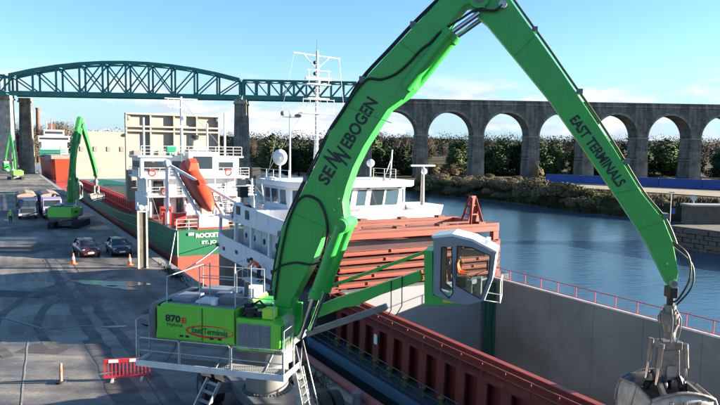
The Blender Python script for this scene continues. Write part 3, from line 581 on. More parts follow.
# bank bushes
row = 0
for row, (d0, h0, h1) in enumerate(((2.5, 1.6, 3.2), (7.5, 2.4, 4.8), (13, 2.0, 3.6))):
    s = 178
    while s > 84:
        tt = edge(s)+d0+random.uniform(-1.2, 1.2); P = qw(s, tt); px = proj((P.x, P.y, 1))[0]
        if row == 2 and px > 560: s -= 4; continue
        hh = random.uniform(h0, h1)*(1 if px < 590 else .6); kd = 'goldbush' if random.random() < .33 else 'bush'
        where = 'left of the mast on the bridge wing' if px < 421 else 'left of the red tripod' if px < 480 else 'just right of the red tripod' if px < 520 else 'midway along the far bank' if px < 560 else 'left of the green stick' if px < 605 else 'partly behind the green stick' if px < 650 else 'right of the green stick'
        lab = '%s %s bush %s, %s' % ('tall' if hh > 3.6 else 'medium' if hh > 2.6 else 'small', 'golden' if kd == 'goldbush' else 'olive', ('at the water edge', 'halfway up the bank', 'atop the bank')[row], where)
        plant(kd, (P.x, P.y, bank_z(s, tt)-.3), hh, hh*random.uniform(1.2, 2.2), 'bank_shrub', uniq(lab), 'shrubs along the far river bank', 'shrub', False); s -= random.uniform(3.0, 5.0)
for s, d, hh in ((72, 12, 2.2), (66, 18, 2.6), (58, 14, 1.8), (80, 22, 2.4), (62, 30, 2.8), (74, 33, 2.2), (50, 24, 2.0)):
    P = qw(s, edge(s)+d); plant('bush', (P.x, P.y, -.2), hh, hh*1.6, 'bank_shrub', uniq('low olive bush behind the stone jetty, %s' % ('near the water' if d < 20 else 'near the blue containers')), 'bushes behind the jetty', 'shrub', False)
# left: trees beyond the quay and far upstream trees
for k in range(9):
    px = 20+k*5.5+random.uniform(-2, 2); D = 340+random.uniform(0, 50); x = (px-360)/650*D; h = random.uniform(17, 23)
    plant('bare', (x, D, .3), h, h*.9, 'bare_tree', uniq('russet leafless tree behind the far red ship, %s' % ('left of it' if px < 36 else 'right of it' if px > 56 else 'directly behind')), 'bare trees beyond the far end of the quay')
for k in range(12):
    px = 243+k*3.2; D = 455+random.uniform(0, 60); x = (px-360)/650*D; h = random.uniform(9, 14)
    plant('bare', (x, D, 3), h, h*.9, 'bare_tree', uniq('thin brown tree on the upstream bank, %s' % ('by the river pier' if px < 252 else 'left of the evergreens' if px < 266 else 'next to the evergreens')), 'thin trees on the upstream bank')
for k in range(7):
    px = 246+k*4; D = 440; x = (px-360)/650*D; plant('goldbush', (x, D, 1), random.uniform(5, 7), 9, 'reed_shrub', uniq('golden reed clump on the distant upstream bank, %s' % ('touching the dark river pier' if px < 256 else 'near the dark evergreens')), 'reeds on the upstream bank', 'shrub', False)
fw = MB(); r = random.Random(5)
for k in range(85000):
    D = r.choice((430, 500, 600))+r.uniform(-25, 25); x = r.uniform(-1, 1)*D*.62
    if x > -165 and x < -30 and D < 540: continue
    crest = 9+3.2*sin(x*.045+D)+2.4*sin(x*.13+D*2)+1.6*sin(x*.37+D)+1.0*sin(x*.9); z = max(0, min(26, (D-300)*.045))-1+crest*r.random()**.5; sz = r.uniform(.25, .62)
    a = Vector((r.gauss(0, 1), r.gauss(0, .5), r.gauss(0, 1))).normalized()*sz; b = Vector((0, 1, 0)).cross(a).normalized()*sz*.8; c = Vector((x, D, z))
    fw.add([c-a, c-b, c+a, c+b], [(0, 1, 2, 3)])
WF.solo(fw, 'far_woodland', 'wood_far', (0, 0, 0), 'distant brown wooded ridge behind the viaduct and the truss', 'woodland', kind='stuff', fix=False)
gt = MB(); r = random.Random(9)
for k in range(26000):
    s = r.uniform(40, 185); d = .3+23.7*r.random()**1.8; t_ = edge(s)+d; z = bank_z(s, t_); h = r.uniform(.3, 1.1); a = r.uniform(0, 3.14); w = r.uniform(.08, .3)
    c = q(s, t_, z); gt.add([c+Vector((cos(a)*w, sin(a)*w, -.1)), c-Vector((cos(a)*w, sin(a)*w, .1)), c+Vector((r.uniform(-.2, .2), r.uniform(-.2, .2), h))], [(0, 1, 2)])
QF.solo(gt, 'bank_grass', 'grass_tuft', (0, 0, 0), 'rough dry grass tufts covering the far river bank', 'grass', kind='stuff', fix=False)

# ------------------------------------------------------------------ far bank things
c0 = Vector((63, 221, .15)); c1 = Vector((112, 178.5, .15)); dv = (c1-c0).normalized(); CF = Frame(c0, atan2(dv.y, dv.x))
cm = MB(); cm.box(0, 12.0, 0, 2.4, .12, 2.6)
cr = MB()
for k in range(30): cr.box(.25+k*.39, .25+k*.39+.2, -.04, -.001, .3, 2.45)
cr_me = cr.mesh('corrugation', 'container_blue')
fr = MB()
for xx in (0, 11.85): fr.box(xx, xx+.15, -.06, .1, 0, 2.66)
fr.box(.15, 11.85, -.055, .1, 2.5, 2.66); fr.box(.15, 11.85, -.055, .1, 0, .16)
mats_c = [('container_white', 'pale grey white'), ('container_blue', 'deep blue')]
mat('container_pale', (.5, .55, .6), .5, grime=.2)
labs = ['leftmost deep blue container of the row, nearest the river bushes', 'deep blue container right of the leftmost one in the row below the viaduct', 'deep blue container of the row partly behind the green stick', 'deep blue container of the row just right of the green stick', 'deep blue container of the row under the right stone arches', 'last deep blue container of the row, at the right edge of the picture']
for k in range(6):
    L_ = 12.15; t = CF.thing('shipping_container', labs[k], 'container', (k*L_, 1.2, 0), 'containers in a row on the far bank'); mm = 'container_blue'
    off = Vector((k*L_, 0, 0))
    for part, mb_ in (('body', cm), ('frame', fr), ('corrugation', cr)):
        n_ = MB(); n_.v = [v+off for v in mb_.v]; n_.f = mb_.f; n_.sm = mb_.sm; n_.mi = mb_.mi; n_.build(part, mm, t)
jt = QF.thing('stone_jetty', 'dark stone jetty reaching into the river at the right edge of the picture', 'jetty', q(45, 85, -3))
mb = MB(); r = random.Random(3)
me_st = MB(); me_st.box(-.6, .6, -.35, .35, -.28, .28); me_st = me_st.mesh('stone', 'jetty_stone')
core = MB(); core.box(-59, 40, 70.2, 112, -6, -.05); core.build('core', 'jetty_stone', jt)
for row in range(5):
    for k in range(40):
        piece('stone', me_st, (-59+.6+k*1.25+(.6 if row % 2 else 0), 70.0+r.uniform(-.12, .12), -3.0+row*.62), jt, (r.uniform(-.08, .08), r.uniform(-.05, .05), r.uniform(-.1, .1)), (r.uniform(.9, 1.02), 1, r.uniform(.9, 1.03)))
    for k in range(22):
        piece('stone', me_st, (-59.1+r.uniform(-.12, .12), 70.6+k*1.25+(.6 if row % 2 else 0), -3.0+row*.62), jt, (0, 0, pi/2+r.uniform(-.1, .1)), (r.uniform(.9, 1.02), 1, r.uniform(.9, 1.03)))
bw = WF.thing('stone_wall', 'square grey stone wall block standing on the jetty at the right edge', 'wall', (54, 95, 0))
MB().box(48.2, 62, 94, 97, -.2, 2.5).build('wall_body', 'jetty_stone', bw); MB().box(48.0, 62.2, 93.8, 97.2, 2.5, 2.75).build('coping', 'concrete', bw)
sg = WF.thing('signpost', 'slim pole with a small blue sign on the jetty left of the stone wall', 'signpost', (44.6, 93, 0))
MB().cyl((44.6, 93, -.1), (44.6, 93, 4.6), .06, .04, 8).build('pole', 'galv', sg); b = MB(); b.box(44.65, 45.25, 92.9, 92.94, 1.5, 2.3); b.build('sign_panel', 'container_blue', sg); MB().box(44.2, 45.0, 92.9, 93.05, 4.5, 4.65).build('lamp_head', 'galv', sg)
fl = WF.thing('floodlight', 'small round pale floodlight above the stone wall on the jetty', 'floodlight', (53.5, 104, 0)); MB().cyl((53.5, 104, -.1), (53.5, 104, 2.7), .07, n=8).build('pole', 'galv', fl); m_ = MB(); m_.cyl((53.5, 103.85, 3.0), (53.5, 104.1, 3.0), .42, n=16); m_.build('lamp_head', 'white', fl)
ch = WF.thing('brick_chimney', 'thin brown factory chimney behind the wheelhouse of the far red ship', 'chimney', (-200, 405, 0)); MB().cyl((-200, 405, 0), (-200, 405, 33), 1.5, 1.1, 12).build('shaft', 'hatch_top', ch); MB().cyl((-200, 405, 33), (-200, 405, 33.8), 1.35, 1.35, 12).build('rim', 'hatch_top', ch)

# ------------------------------------------------------------------ people
def person(frame, base, name, label, joints, bones, cloth, group=None, hair='hair', face_dir=(0, -1, 0), helmet=None):
    """joints: name -> (pos, radius); bones: (a, b, material index); one continuous skinned body"""
    names = list(joints); e = [(names.index(a), names.index(b)) for a, b, _ in bones]
    me = bpy.data.meshes.new('skel'); me.from_pydata([Vector(joints[n][0]) for n in names], e, []); o = bpy.data.objects.new('skel', me); COL.objects.link(o)
    sk = o.modifiers.new('s', 'SKIN'); sk.use_smooth_shade = True; o.modifiers.new('d', 'SUBSURF').levels = 2
    for i, n in enumerate(names): me.skin_vertices[0].data[i].radius = (joints[n][1] if not isinstance(joints[n][1], tuple) else joints[n][1])if isinstance(joints[n][1], tuple) else (joints[n][1],)*2
    me.skin_vertices[0].data[0].use_root = True
    dg = bpy.context.evaluated_depsgraph_get(); body = bpy.data.meshes.new_from_object(o.evaluated_get(dg)); bpy.data.objects.remove(o)
    body.materials.clear()
    for m in cloth: body.materials.append(M[m])
    J = {n: Vector(joints[n][0]) for n in names}
    for p in body.polygons:
        best = 1e9
        for a, b, mi in bones:
            d = J[b]-J[a]; t = max(0, min(1, (p.center-J[a]).dot(d)/max(1e-6, d.length_squared))); dist = (p.center-J[a]-d*t).length/((joints[a][1] if not isinstance(joints[a][1], tuple) else joints[a][1][0])+.02)
            if dist < best: best = dist; k = mi
        p.material_index = k; p.use_smooth = True
    t = frame.thing(name, label, 'person', base, group)
    for v in body.vertices: pass
    b = bpy.data.objects.new('body', body); COL.objects.link(b); b.parent = t; BASE[b.name] = BASE[t.name]
    hd = J['head']; f = Vector(face_dir).normalized(); side = f.cross(Vector((0, 0, 1))).normalized(); up = side.cross(f)
    hm = MB(); off = Vector(base); c = off+hd+up*.035-f*.02; hm.sphere(c, .118, 12, 8, (1, 1, .85)); hm.build('hair' if not helmet else 'hard_hat', helmet or hair, t)
    fm = MB(); fm.sphere(off+hd+f*.095-up*.02, .018, 6, 5); fm.build('nose', 'skin', t)
    em = MB()
    for s_ in (-1, 1): em.sphere(off+hd+f*.085+side*.036*s_+up*.012, .012, 6, 5)
    em.build('eyes', 'black', t); mm = MB(); mm.bar(off+hd+f*.088-side*.022-up*.055, off+hd+f*.088+side*.022-up*.055, .008, .008); mm.build('mouth', 'barrier_red', t)
    for s_ in (-1, 1): MB().sphere(off+hd+side*.098*s_, .028, 6, 5, (.5, 1, 1)).build('ear', 'skin', t)
    return t
BONES = [('pelvis', 'spine', 1), ('spine', 'chest', 1), ('chest', 'neck', 1), ('neck', 'head', 2), ('head', 'crown', 2),
         ('chest', 'shoL', 1), ('shoL', 'elbL', 1), ('elbL', 'wriL', 1), ('wriL', 'hanL', 2), ('chest', 'shoR', 1), ('shoR', 'elbR', 1), ('elbR', 'wriR', 1), ('wriR', 'hanR', 2),
         ('pelvis', 'hipL', 0), ('hipL', 'kneL', 0), ('kneL', 'ankL', 0), ('ankL', 'toeL', 3), ('pelvis', 'hipR', 0), ('hipR', 'kneR', 0), ('kneR', 'ankR', 0), ('ankR', 'toeR', 3)]
def fingers(t, base, wrist, tip, m='skin'):
    w = Vector(wrist)+Vector(base); d = (Vector(tip)-Vector(wrist)).normalized(); s = d.orthogonal().normalized()
    for k, l in enumerate((.075, .085, .08, .062)):
        r0 = w+d*.075+s*(k-1.5)*.019; MB().tube([r0, r0+d*l*.5, r0+d*l*.85+s.cross(d)*l*.35], .009, 5, .007).build('finger', m, t)
    MB().tube([w+d*.03+s*.03, w+d*.07+s*.06, w+d*.10+s*.062], .010, 5, .008).build('thumb', m, t)
def standing(lean=0, step=.12):
    return {'pelvis': ((0, 0, .95), .13), 'spine': ((0, -.01, 1.12), .125), 'chest': ((0, 0, 1.32), (.17, .12)), 'neck': ((0, -.01, 1.49), .058), 'head': ((0, -.03, 1.62), .098), 'crown': ((0, -.02, 1.70), .085),
            'shoL': ((-.19, 0, 1.40), .068), 'elbL': ((-.27, .02, 1.13), .05), 'wriL': ((-.26, -.09, .90), .036), 'hanL': ((-.25, -.12, .82), .032),
            'shoR': ((.19, 0, 1.40), .068), 'elbR': ((.27, .04, 1.13), .05), 'wriR': ((.27, -.04, .88), .036), 'hanR': ((.27, -.06, .80), .032),
            'hipL': ((-.10, 0, .90), .10), 'kneL': ((-.11, -step*.6, .50), .068), 'ankL': ((-.11, -step, .09), .048), 'toeL': ((-.12, -step-.16, .035), .036),
            'hipR': ((.10, 0, .90), .10), 'kneR': ((.11, step*.2, .50), .068), 'ankR': ((.11, step, .09), .048), 'toeR': ((.12, step-.16, .035), .036)}
pj = standing()
p1 = person(WF, (-45.4, 84.0, .0), 'person', 'person in a yellow hi-vis jacket and dark trousers walking on the quay at left', pj, BONES, ['trouser', 'hivis', 'skin', 'black'], helmet='cone_white')
fingers(p1, (-45.4, 84.0, 0), pj['wriL'][0], pj['hanL'][0]); fingers(p1, (-45.4, 84.0, 0), pj['wriR'][0], pj['hanR'][0])
p1.rotation_euler = (0, 0, .5)

# ------------------------------------------------------------------ the green material handler
BOOM = [(.46, 4.32), (.36, 5.09), (.74, 7.1), (1.05, 7.76), (1.33, 8.2), (1.97, 9.4), (2.55, 10.63), (3.09, 11.4), (3.72, 12.42), (4.69, 13.4), (5.5, 14.21), (6.29, 14.99), (6.9, 15.55), (7.5, 15.62), (7.9, 15.2), (7.62, 14.86), (7.14, 14.80), (6.89, 14.51), (6.09, 13.5), (5.66, 12.65), (5.5, 12.1), (5.2, 11.82), (4.62, 11.42), (4.2, 10.8), (3.78, 10.15), (3.4, 9.4), (3.17, 8.75), (3.03, 8.2), (3.1, 7.7), (3.22, 7.32), (2.96, 7.0), (2.36, 7.05), (1.88, 5.88), (1.12, 4.48), (.98, 3.95), (.82, 3.72), (.62, 3.8)]
STICK = [(7.12, 14.92), (7.38, 14.62), (7.62, 14.36), (7.8, 14.22), (8.95, 12.85), (9.8, 11.82), (11.0, 10.15), (12.16, 8.48), (13.04, 7.15), (13.70, 5.86), (13.9, 5.82), (13.96, 6.35), (13.75, 7.28), (13.46, 7.96), (12.79, 8.78), (11.91, 10.18), (10.9, 11.66), (10.26, 12.6), (8.66, 14.82), (8.4, 15.28), (7.9, 15.5), (7.4, 15.35)]
def tri_prism(poly, y0, y1):
    """solid plate with a concave outline: triangulated so that it shades cleanly"""
    bm = bmesh.new(); vs = [bm.verts.new((x, y0, z)) for x, z in poly]; f = bm.faces.new(vs)
    r = bmesh.ops.extrude_face_region(bm, geom=[f]); ev = [v for v in r['geom'] if isinstance(v, bmesh.types.BMVert)]
    for v in ev: v.co.y = y1
    bmesh.ops.triangulate(bm, faces=[f for f in bm.faces if len(f.verts) > 4], quad_method='BEAUTY', ngon_method='BEAUTY'); bmesh.ops.recalc_face_normals(bm, faces=bm.faces)
    mb = MB(); bm.verts.index_update(); mb.add([v.co.copy() for v in bm.verts], [tuple(v.index for v in f.verts) for f in bm.faces]); bm.free(); return mb
def handler_arms(t, detail):
    b = tri_prism(BOOM, -.44, .44); boom = b.build('boom', 'boom_green', t, bevel=.03)
    s = tri_prism(STICK, -.36, .36); stick = s.build('stick', 'boom_green', t, bevel=.03)
    for (x, z, r, par, nm) in ((8.36, 14.76, .13, stick, 'pin'), (7.6, 15.0, .34, boom, 'pin_boss'), (2.98, 7.36, .30, boom, 'pin_boss'), (.76, 3.9, .22, boom, 'pin_boss'), (13.82, 6.0, .12, stick, 'pin')):
        MB().cyl((x, -.53, z), (x, .53, z), r, n=18).build(nm, 'galv' if nm == 'pin' else 'boom_green', par)
    if detail:
        for (x, z, ln, ph) in ((5.05, 12.5, 1.5, radians(42)),):
            pl = MB(); pl.prism([(x-.75, z-.5), (x+.1, z-.78), (x+.7, z+.1), (x+.35, z+.62), (x-.45, z+.25)], -.455, -.435); pl.build('bracket_plate', 'boom_green', boom)
    for y in (-.62, .62):
        c = MB(); c.cyl((3.02, y, 7.36), (2.1, y, 4.86), .20, n=16); c.cyl((2.14, y, 4.98), (2.06, y, 4.74), .235, n=16); c.cyl((3.02, y-.14, 7.36), (3.02, y+.14, 7.36), .25, n=14)
        cy = c.build('boom_cylinder', 'boom_green' if y < 0 else 'boom_green', t); MB().cyl((2.12, y, 4.9), (1.5, y, 3.2), .10, n=12).build('piston_rod', 'chrome', cy)
    for y in (-.5, .5):
        c = MB(); c.cyl((5.22, y, 12.14), (6.66, y, 13.9), .215, n=16); c.cyl((6.58, y, 13.8), (6.72, y, 13.97), .25, n=16)
        cy = c.build('stick_cylinder', 'boom_green', t); MB().cyl((6.6, y, 13.82), (7.62, y, 14.5), .085, n=12).build('piston_rod', 'chrome', cy)
    return boom, stick
HF = Frame((-3.43, 24, 0), radians(-15))
mh = HF.thing('material_handler', 'large lime green material handler with raised boom and elevated cab in the foreground', 'material handler', (0, 0, 0), 'green material handlers on the quay')
boom, stick = handler_arms(mh, True)
# lettering on boom and stick
for a_, b_ in (((1.15, 7.75), (2.45, 7.25)), ((3.2, 11.5), (4.75, 10.95)), ((5.0, 13.65), (5.95, 12.95))): MB().tube([(a_[0], -.447, a_[1]), (b_[0], -.447, b_[1])], .014, 5).build('weld_seam', 'boom_green', boom)
for a_, b_ in (((9.4, 13.75), (8.75, 13.1)), ((12.7, 8.9), (11.95, 8.75)), ((13.45, 7.9), (12.75, 7.65))): MB().tube([(a_[0], -.367, a_[1]), (b_[0], -.367, b_[1])], .014, 5).build('weld_seam', 'boom_green', stick)
for x_, z_, r__, p_ in ((2.98, 7.36, .17, boom), (.76, 3.9, .12, boom), (7.6, 15.0, .18, boom), (13.82, 6.0, .09, stick)): MB().cyl((x_, -.56, z_), (x_, .56, z_), r__, n=14).build('pin', 'machine_grey', p_)
ph = atan2(11.59-8.77, 4.16-2.46); cxm = Vector((3.155, -.447, 10.31)); ex = Vector((cos(ph), 0, sin(ph))); ey = Vector((-sin(ph), 0, cos(ph)))
text('SE', boom, cxm-ex*1.40, .62, ph, 'text_dark', .46, bold=.028); text('EBOGEN', boom, cxm+ex*.77-ey*.04, 1.90, ph, 'text_dark', .46, bold=.028)
text('N', boom, cxm-ex*.80+ey*.12, .46, ph, 'text_dark', .66, .35, bold=.03); text('N', boom, cxm-ex*.50-ey*.12, .46, ph, 'text_dark', .66, .35, bold=.03)
ps = atan2(8.98-11.05, 12.1-10.6); text('EAST TERMINALS', stick, Vector((11.43, -.367, 10.08)), 2.62, ps, 'text_dark', .33, bold=.03)
def hose(pts, y, r, parent, m='black', name='hose'):
    # smooth the polyline
    P = [Vector((p[0], y if len(p) == 2 else p[2], p[1])) for p in pts]; Q2 = []
    for i in range(len(P)-1):
        p0, p1, p2, p3 = P[max(i-1, 0)], P[i], P[i+1], P[min(i+2, len(P)-1)]
        for k in range(5):
            u = k/5; Q2.append(.5*((2*p1)+(p2-p0)*u+(2*p0-5*p1+4*p2-p3)*u*u+(3*p1-p0-3*p2+p3)*u**3))
    Q2.append(P[-1]); return MB().tube(Q2, r, 6).build(name, m, parent)
hose([(.5, 4.53), (.69, 5.94), (.92, 7.04), (1.11, 7.66), (1.37, 8.18), (1.71, 8.37), (2.16, 8.2), (2.42, 7.71), (2.5, 7.11), (2.4, 6.54)], -.50, .045, boom)
hose([(.46, 5.56), (.73, 5.79), (1.31, 5.94), (1.88, 5.9), (2.25, 6.03)], -.49, .04, boom)
hose([(2.62, 10.8), (3.12, 11.53), (3.82, 12.40), (4.35, 12.42), (4.86, 12.59), (5.3, 12.94), (5.7, 13.36), (6.05, 13.62), (6.36, 13.93), (7.01, 14.33), (7.52, 14.60), (8.1, 14.56), (8.34, 14.74)], -.50, .045, boom)
for y in (-.2, .05):
    hose([(.22, 4.83), (.56, 6.71), (1.14, 8.19), (1.82, 9.5), (2.41, 10.67), (2.95, 11.47), (3.59, 12.50), (4.56, 13.50), (5.38, 14.33), (6.24, 15.12), (7.0, 15.75)], y, .04, boom)
    hose([(8.5, 15.25), (8.75, 14.87), (9.8, 13.42), (10.33, 12.66), (11.22, 11.40), (11.98, 10.26), (12.86, 8.84), (13.55, 7.98), (13.9, 7.2)], y, .03, stick)
for x, z in ((.62, 6.9), (1.6, 8.95), (2.5, 10.6), (3.64, 12.45), (5.4, 14.25)): MB().box(x-.10, x+.06, -.3, .15, z-.08, z+.12).build('hose_clamp', 'machine_grey', boom)
for x, z in ((9.35, 13.95), (10.8, 11.95), (12.3, 9.75), (13.5, 8.05)): MB().box(x-.06, x+.12, -.3, .15, z-.06, z+.10).build('hose_clamp', 'machine_grey', stick)
hose([(13.75, 7.3, -.3), (14.2, 6.9, -.35), (14.3, 6.2, -.3), (14.05, 5.5, -.2), (13.9, 5.3, 0)], 0, .03, stick); hose([(13.8, 7.1, -.2), (14.35, 6.6, -.2), (14.38, 5.9, -.25), (14.0, 5.25, -.1)], 0, .03, stick)
for x_, z_ in ((2.9, 8.3), (2.75, 7.9), (5.5, 12.3), (7.75, 14.7), (13.6, 6.6)): MB().cyl((x_, -.50, z_), (x_, -.36, z_), .035, n=8).build('grease_nipple', 'galv', boom if x_ < 7.7 else stick)
# undercarriage, pylon, slew ring
UF = radians(-61+15)
uc = MB(); um = Matrix.Rotation(UF, 4, 'Z')
def ubox(mb, *a):
    n = len(mb.v); mb.box(*a)
    for i in range(n, len(mb.v)): mb.v[i] = um @ mb.v[i]
ubox(uc, -2.6, 2.6, -1.0, 1.0, .55, 1.0); ubox(uc, -1.9, -1.3, -1.9, 1.9, .55, .95); ubox(uc, 1.3, 1.9, -1.9, 1.9, .55, .95)
uc.build('chassis', 'machine_grey', mh, bevel=.03)
for sx in (-2.0, 2.0):
    for sy in (-1.6, 1.6):
        for k in (-.23, .23):
            a = um @ Vector((sx, sy+k-.17, .62)); b = um @ Vector((sx, sy+k+.17, .62)); w = MB(); w.cyl(a, b, .62, n=24); wh = w.build('wheel', 'rubber', mh, bevel=.05)
            d = (b-a).normalized()*.01; MB().cyl(a-d, b+d, .30, n=16).build('rim', 'machine_grey', wh)
MB().cyl((0, 0, .95), (0, 0, 2.2), .80, n=40).build('pylon', 'pylon_grey', mh)
rg = MB(); rg.cyl((0, 0, .84), (0, 0, .95), 1.0, n=40); rg = rg.build('base_flange', 'pylon_grey', mh)
bt = MB(); bt.cyl((0, 0, 0), (0, 0, .10), .04, n=6); bt = bt.mesh('bolt', 'machine_grey')
for k in range(44): piece('bolt', bt, (.91*cos(2*pi*k/44), .91*sin(2*pi*k/44), .95), rg)
MB().cyl((0, 0, 2.15), (0, 0, 2.75), 1.05, n=36).build('slew_ring', 'machine_grey', mh)
# engine house
MB().box(-4.0, 1.1, -1.35, 1.35, 2.75, 2.98).build('frame', 'machine_grey', mh, bevel=.02)
ys = -1.5
hs = MB(); hs.prism([(-3.82, 3.0), (-.58, 3.0), (-.58, 4.30), (-3.46, 4.36), (-3.60, 4.28)], ys, 1.5); house = hs.build('engine_house', 'body_green', mh, bevel=.05)
h2 = MB(); h2.prism([(-.57, 2.86), (.84, 2.86), (1.12, 3.05), (1.14, 3.86), (.80, 3.98), (-.57, 4.02)], ys, -.62); fr_h = h2.build('cooler_house', 'body_green', mh, bevel=.05)
cw = MB(); cw.prism([(-4.15, 3.05), (-3.83, 2.9), (-3.83, 4.05), (-3.63, 4.33), (-3.95, 4.33), (-4.1, 4.1)], -1.46, 1.46); cw.build('counterweight', 'machine_grey', mh, bevel=.05)
for x in (-1.88, -.60): MB().box(x-.012, x+.012, ys-.012, ys+.02, 3.06, 4.27).build('door_seam', 'black', house)
for x0, x1 in ((-3.72, -1.92), (-1.84, -.64)):
    d = MB(); d.box(x0, x1, ys-.022, ys+.02, 3.06, 4.22 if x0 < -3 else 4.2); d.build('side_door', 'body_green', house, bevel=.015)
for x in (-2.72, -2.48, -1.5, -1.18, .05, .25): MB().box(x-.07, x+.07, ys-.035, ys, 3.14 if x < 0 else 2.93, 3.22 if x < 0 else 3.01).build('door_latch', 'black', house)
lg = MB(); lg.box(-.50, .76, ys-.02, ys+.02, 3.0, 3.84); lg = lg.build('side_grille', 'roof_grey', fr_h)
lv = MB(); lv.hexa([(-.48, -.03, 0), (.74, -.03, 0), (.74, 0, 0), (-.48, 0, 0), (-.48, -.008, .055), (.74, -.008, .055), (.74, 0, .055), (-.48, 0, .055)]); lv = lv.mesh('louvre', 'machine_grey')
for k in range(9): piece('louvre', lv, (0, ys-.02, 3.05+k*.085), lg)
for x in (-.09, .34): MB().box(x-.015, x+.015, ys-.052, ys-.018, 3.0, 3.84).build('grille_bar', 'roof_grey', lg)
fg = MB(); fg.box(1.12, 1.16, -1.42, -.72, 3.0, 3.8); fg = fg.build('front_grille', 'black', fr_h)
for k in range(9): MB().box(1.155, 1.19, -1.42+k*.085, -1.39+k*.085, 3.0, 3.8).build('grille_bar', 'boom_green', fg)
yt = ys-.024
text('870', house, Vector((-3.06, yt, 3.80)), .62, -.03, 'text_dark', .27, bold=.045); text('E', house, Vector((-2.60, yt, 3.76)), .20, -.03, 'text_red', .22, bold=.05)
text('Hybrid', house, Vector((-2.99, yt, 3.55)), .62, -.03, 'text_dark', .17, bold=.005)
text('East Terminals', house, Vector((-1.58, yt-.004, 3.43)), 1.42, -.02, 'text_green', .22, bold=.025)
el = MB(); pts = [(-1.58+.93*cos(2*pi*k/40), yt-.004, 3.42+.21*sin(2*pi*k/40)) for k in range(41)]
vs = []; 
for k in range(41):
    a = 2*pi*k/40; w = .018+.03*(.5-.5*sin(a*1.0+.9)); vs += [(-1.58+(.92+w)*cos(a), yt-.003, 3.42+(.20+w)*sin(a)), (-1.58+(.92-w)*cos(a), yt-.003, 3.42+(.20-w)*sin(a))]
el.add(vs, [(2*k, 2*k+1, 2*k+3, 2*k+2) for k in range(40)]); el.build('ellipse_emblem', 'text_red', house)
# roof of the engine house
rf = MB(); rf.box(-3.45, -.62, -1.42, 1.42, 4.30, 4.36); roof = rf.build('roof', 'roof_grey', mh)
for (x0, x1, y0, y1, h, m_) in ((-3.3, -2.5, -1.2, -.2, .16, 'roof_grey'), (-2.3, -1.6, -1.25, -.5, .10, 'rail_white'), (-3.0, -1.3, .3, 1.2, .16, 'cab_grey'), (-1.45, -.8, -1.1, -.3, .26, 'machine_grey'), (-2.0, -1.5, -.3, .2, .20, 'machine_grey'), (-1.2, -.7, .4, 1.2, .30, 'rail_white'), (-3.42, -3.32, -1.3, 1.3, .07, 'black')):
    MB().box(x0, x1, y0, y1, 4.36, 4.36+h).build('roof_box', m_, roof, bevel=.02)
MB().box(-1.62, -1.45, -1.35, -1.15, 4.36, 4.55).build('camera_box', 'white_clean', roof)
pump = MB(); pump.cyl((-.2, -1.05, 4.02), (-.2, -1.05, 4.32), .26, n=20); pump.cyl((.15, -.95, 4.0), (.15, -.95, 4.22), .20, n=18); pump.box(-.5, -.25, -.95, -.7, 4.0, 4.42); pump.tube([(-.45, -1.3, 4.05), (-.2, -1.3, 4.25), (.2, -1.25, 4.2), (.5, -1.1, 4.0)], .05, 8); pump.tube([(-.5, -.8, 4.2), (0, -.7, 4.5), (.5, -.8, 4.1)], .045, 8); pump.build('hydraulic_pump', 'black', mh)
MB().cyl((-.85, 0, 4.36), (-.85, 0, 5.0), .09, n=12).build('exhaust', 'machine_grey', mh)
dk = MB(); dk.box(-.56, .85, -.6, 1.45, 2.98, 3.35); dk.box(.2, 1.2, -.62, -.46, 2.98, 4.25); dk.box(.2, 1.2, .46, .62, 2.98, 4.25); dk.build('boom_foot', 'boom_green', mh, bevel=.02)
MB().box(-.56, .1, .0, 1.4, 3.35, 4.2).build('hydraulic_tank', 'boom_green', mh, bevel=.03); MB().box(.35, .75, -1.3, -.8, 4.0, 4.35).build('tool_box', 'hivis', mh, bevel=.02)
cl = MB()
for k in range(10): cl.tube([(1.20, -1.35+k*.1, 2.9), (1.25, -1.35+k*.1, 3.9), (1.12, -1.35+k*.1, 4.15)], .012, 4)
cl.build('guard_bars', 'galv', mh)
# walkway on the near side, railings
wk = MB(); wk.box(-3.98, 1.62, -2.42, -1.52, 2.30, 2.34); walk = wk.build('walkway', 'galv', mh)
bar_ = MB(); bar_.box(-.012, .012, -2.38, -1.54, 2.34, 2.365); bar_ = bar_.mesh('grating_bar', 'galv')
for k in range(74): piece('grating_bar', bar_, (-3.9+k*.074, 0, 0), walk)
MB().box(-3.98, 1.62, -2.45, -2.42, 2.24, 2.46).build('toe_board', 'rail_white', walk); MB().box(1.62, 1.65, -2.45, -1.0, 2.24, 2.46).build('toe_board', 'rail_white', walk); MB().box(-4.01, -3.98, -2.45, -1.5, 2.24, 2.46).build('toe_board', 'rail_white', walk)
for x in (-3.0, -1.0, .8): MB().bar((x, -1.3, 2.85), (x, -2.4, 2.28), .08, .08).build('walkway_bracket', 'machine_grey', walk)
for a, b in ((-3.9, -2.32), (-2.26, -.36), (-.30, 1.58)):
    m_ = MB(); h = .93
    m_.tube([(a, -2.4, 2.34), (a, -2.4, 2.34+h-.06), (a+.06, -2.4, 2.34+h), (b-.06, -2.4, 2.34+h), (b, -2.4, 2.34+h-.06), (b, -2.4, 2.34)], .024, 8); m_.tube([(a, -2.4, 2.82), (b, -2.4, 2.82)], .018, 6); m_.build('railing', 'galv', walk)
m_ = MB(); m_.tube([(-4.0, -2.4, 2.3), (-4.0, -2.4, 3.9), (-4.0, -1.6, 3.9), (-4.0, -1.6, 2.3)], .024, 6); m_.tube([(-4.0, -2.4, 3.3), (-4.0, -1.6, 3.3)], .018, 6); m_.tube([(-4.0, -2.4, 2.8), (-4.0, -1.6, 2.8)], .018, 6); m_.build('railing', 'galv', walk)
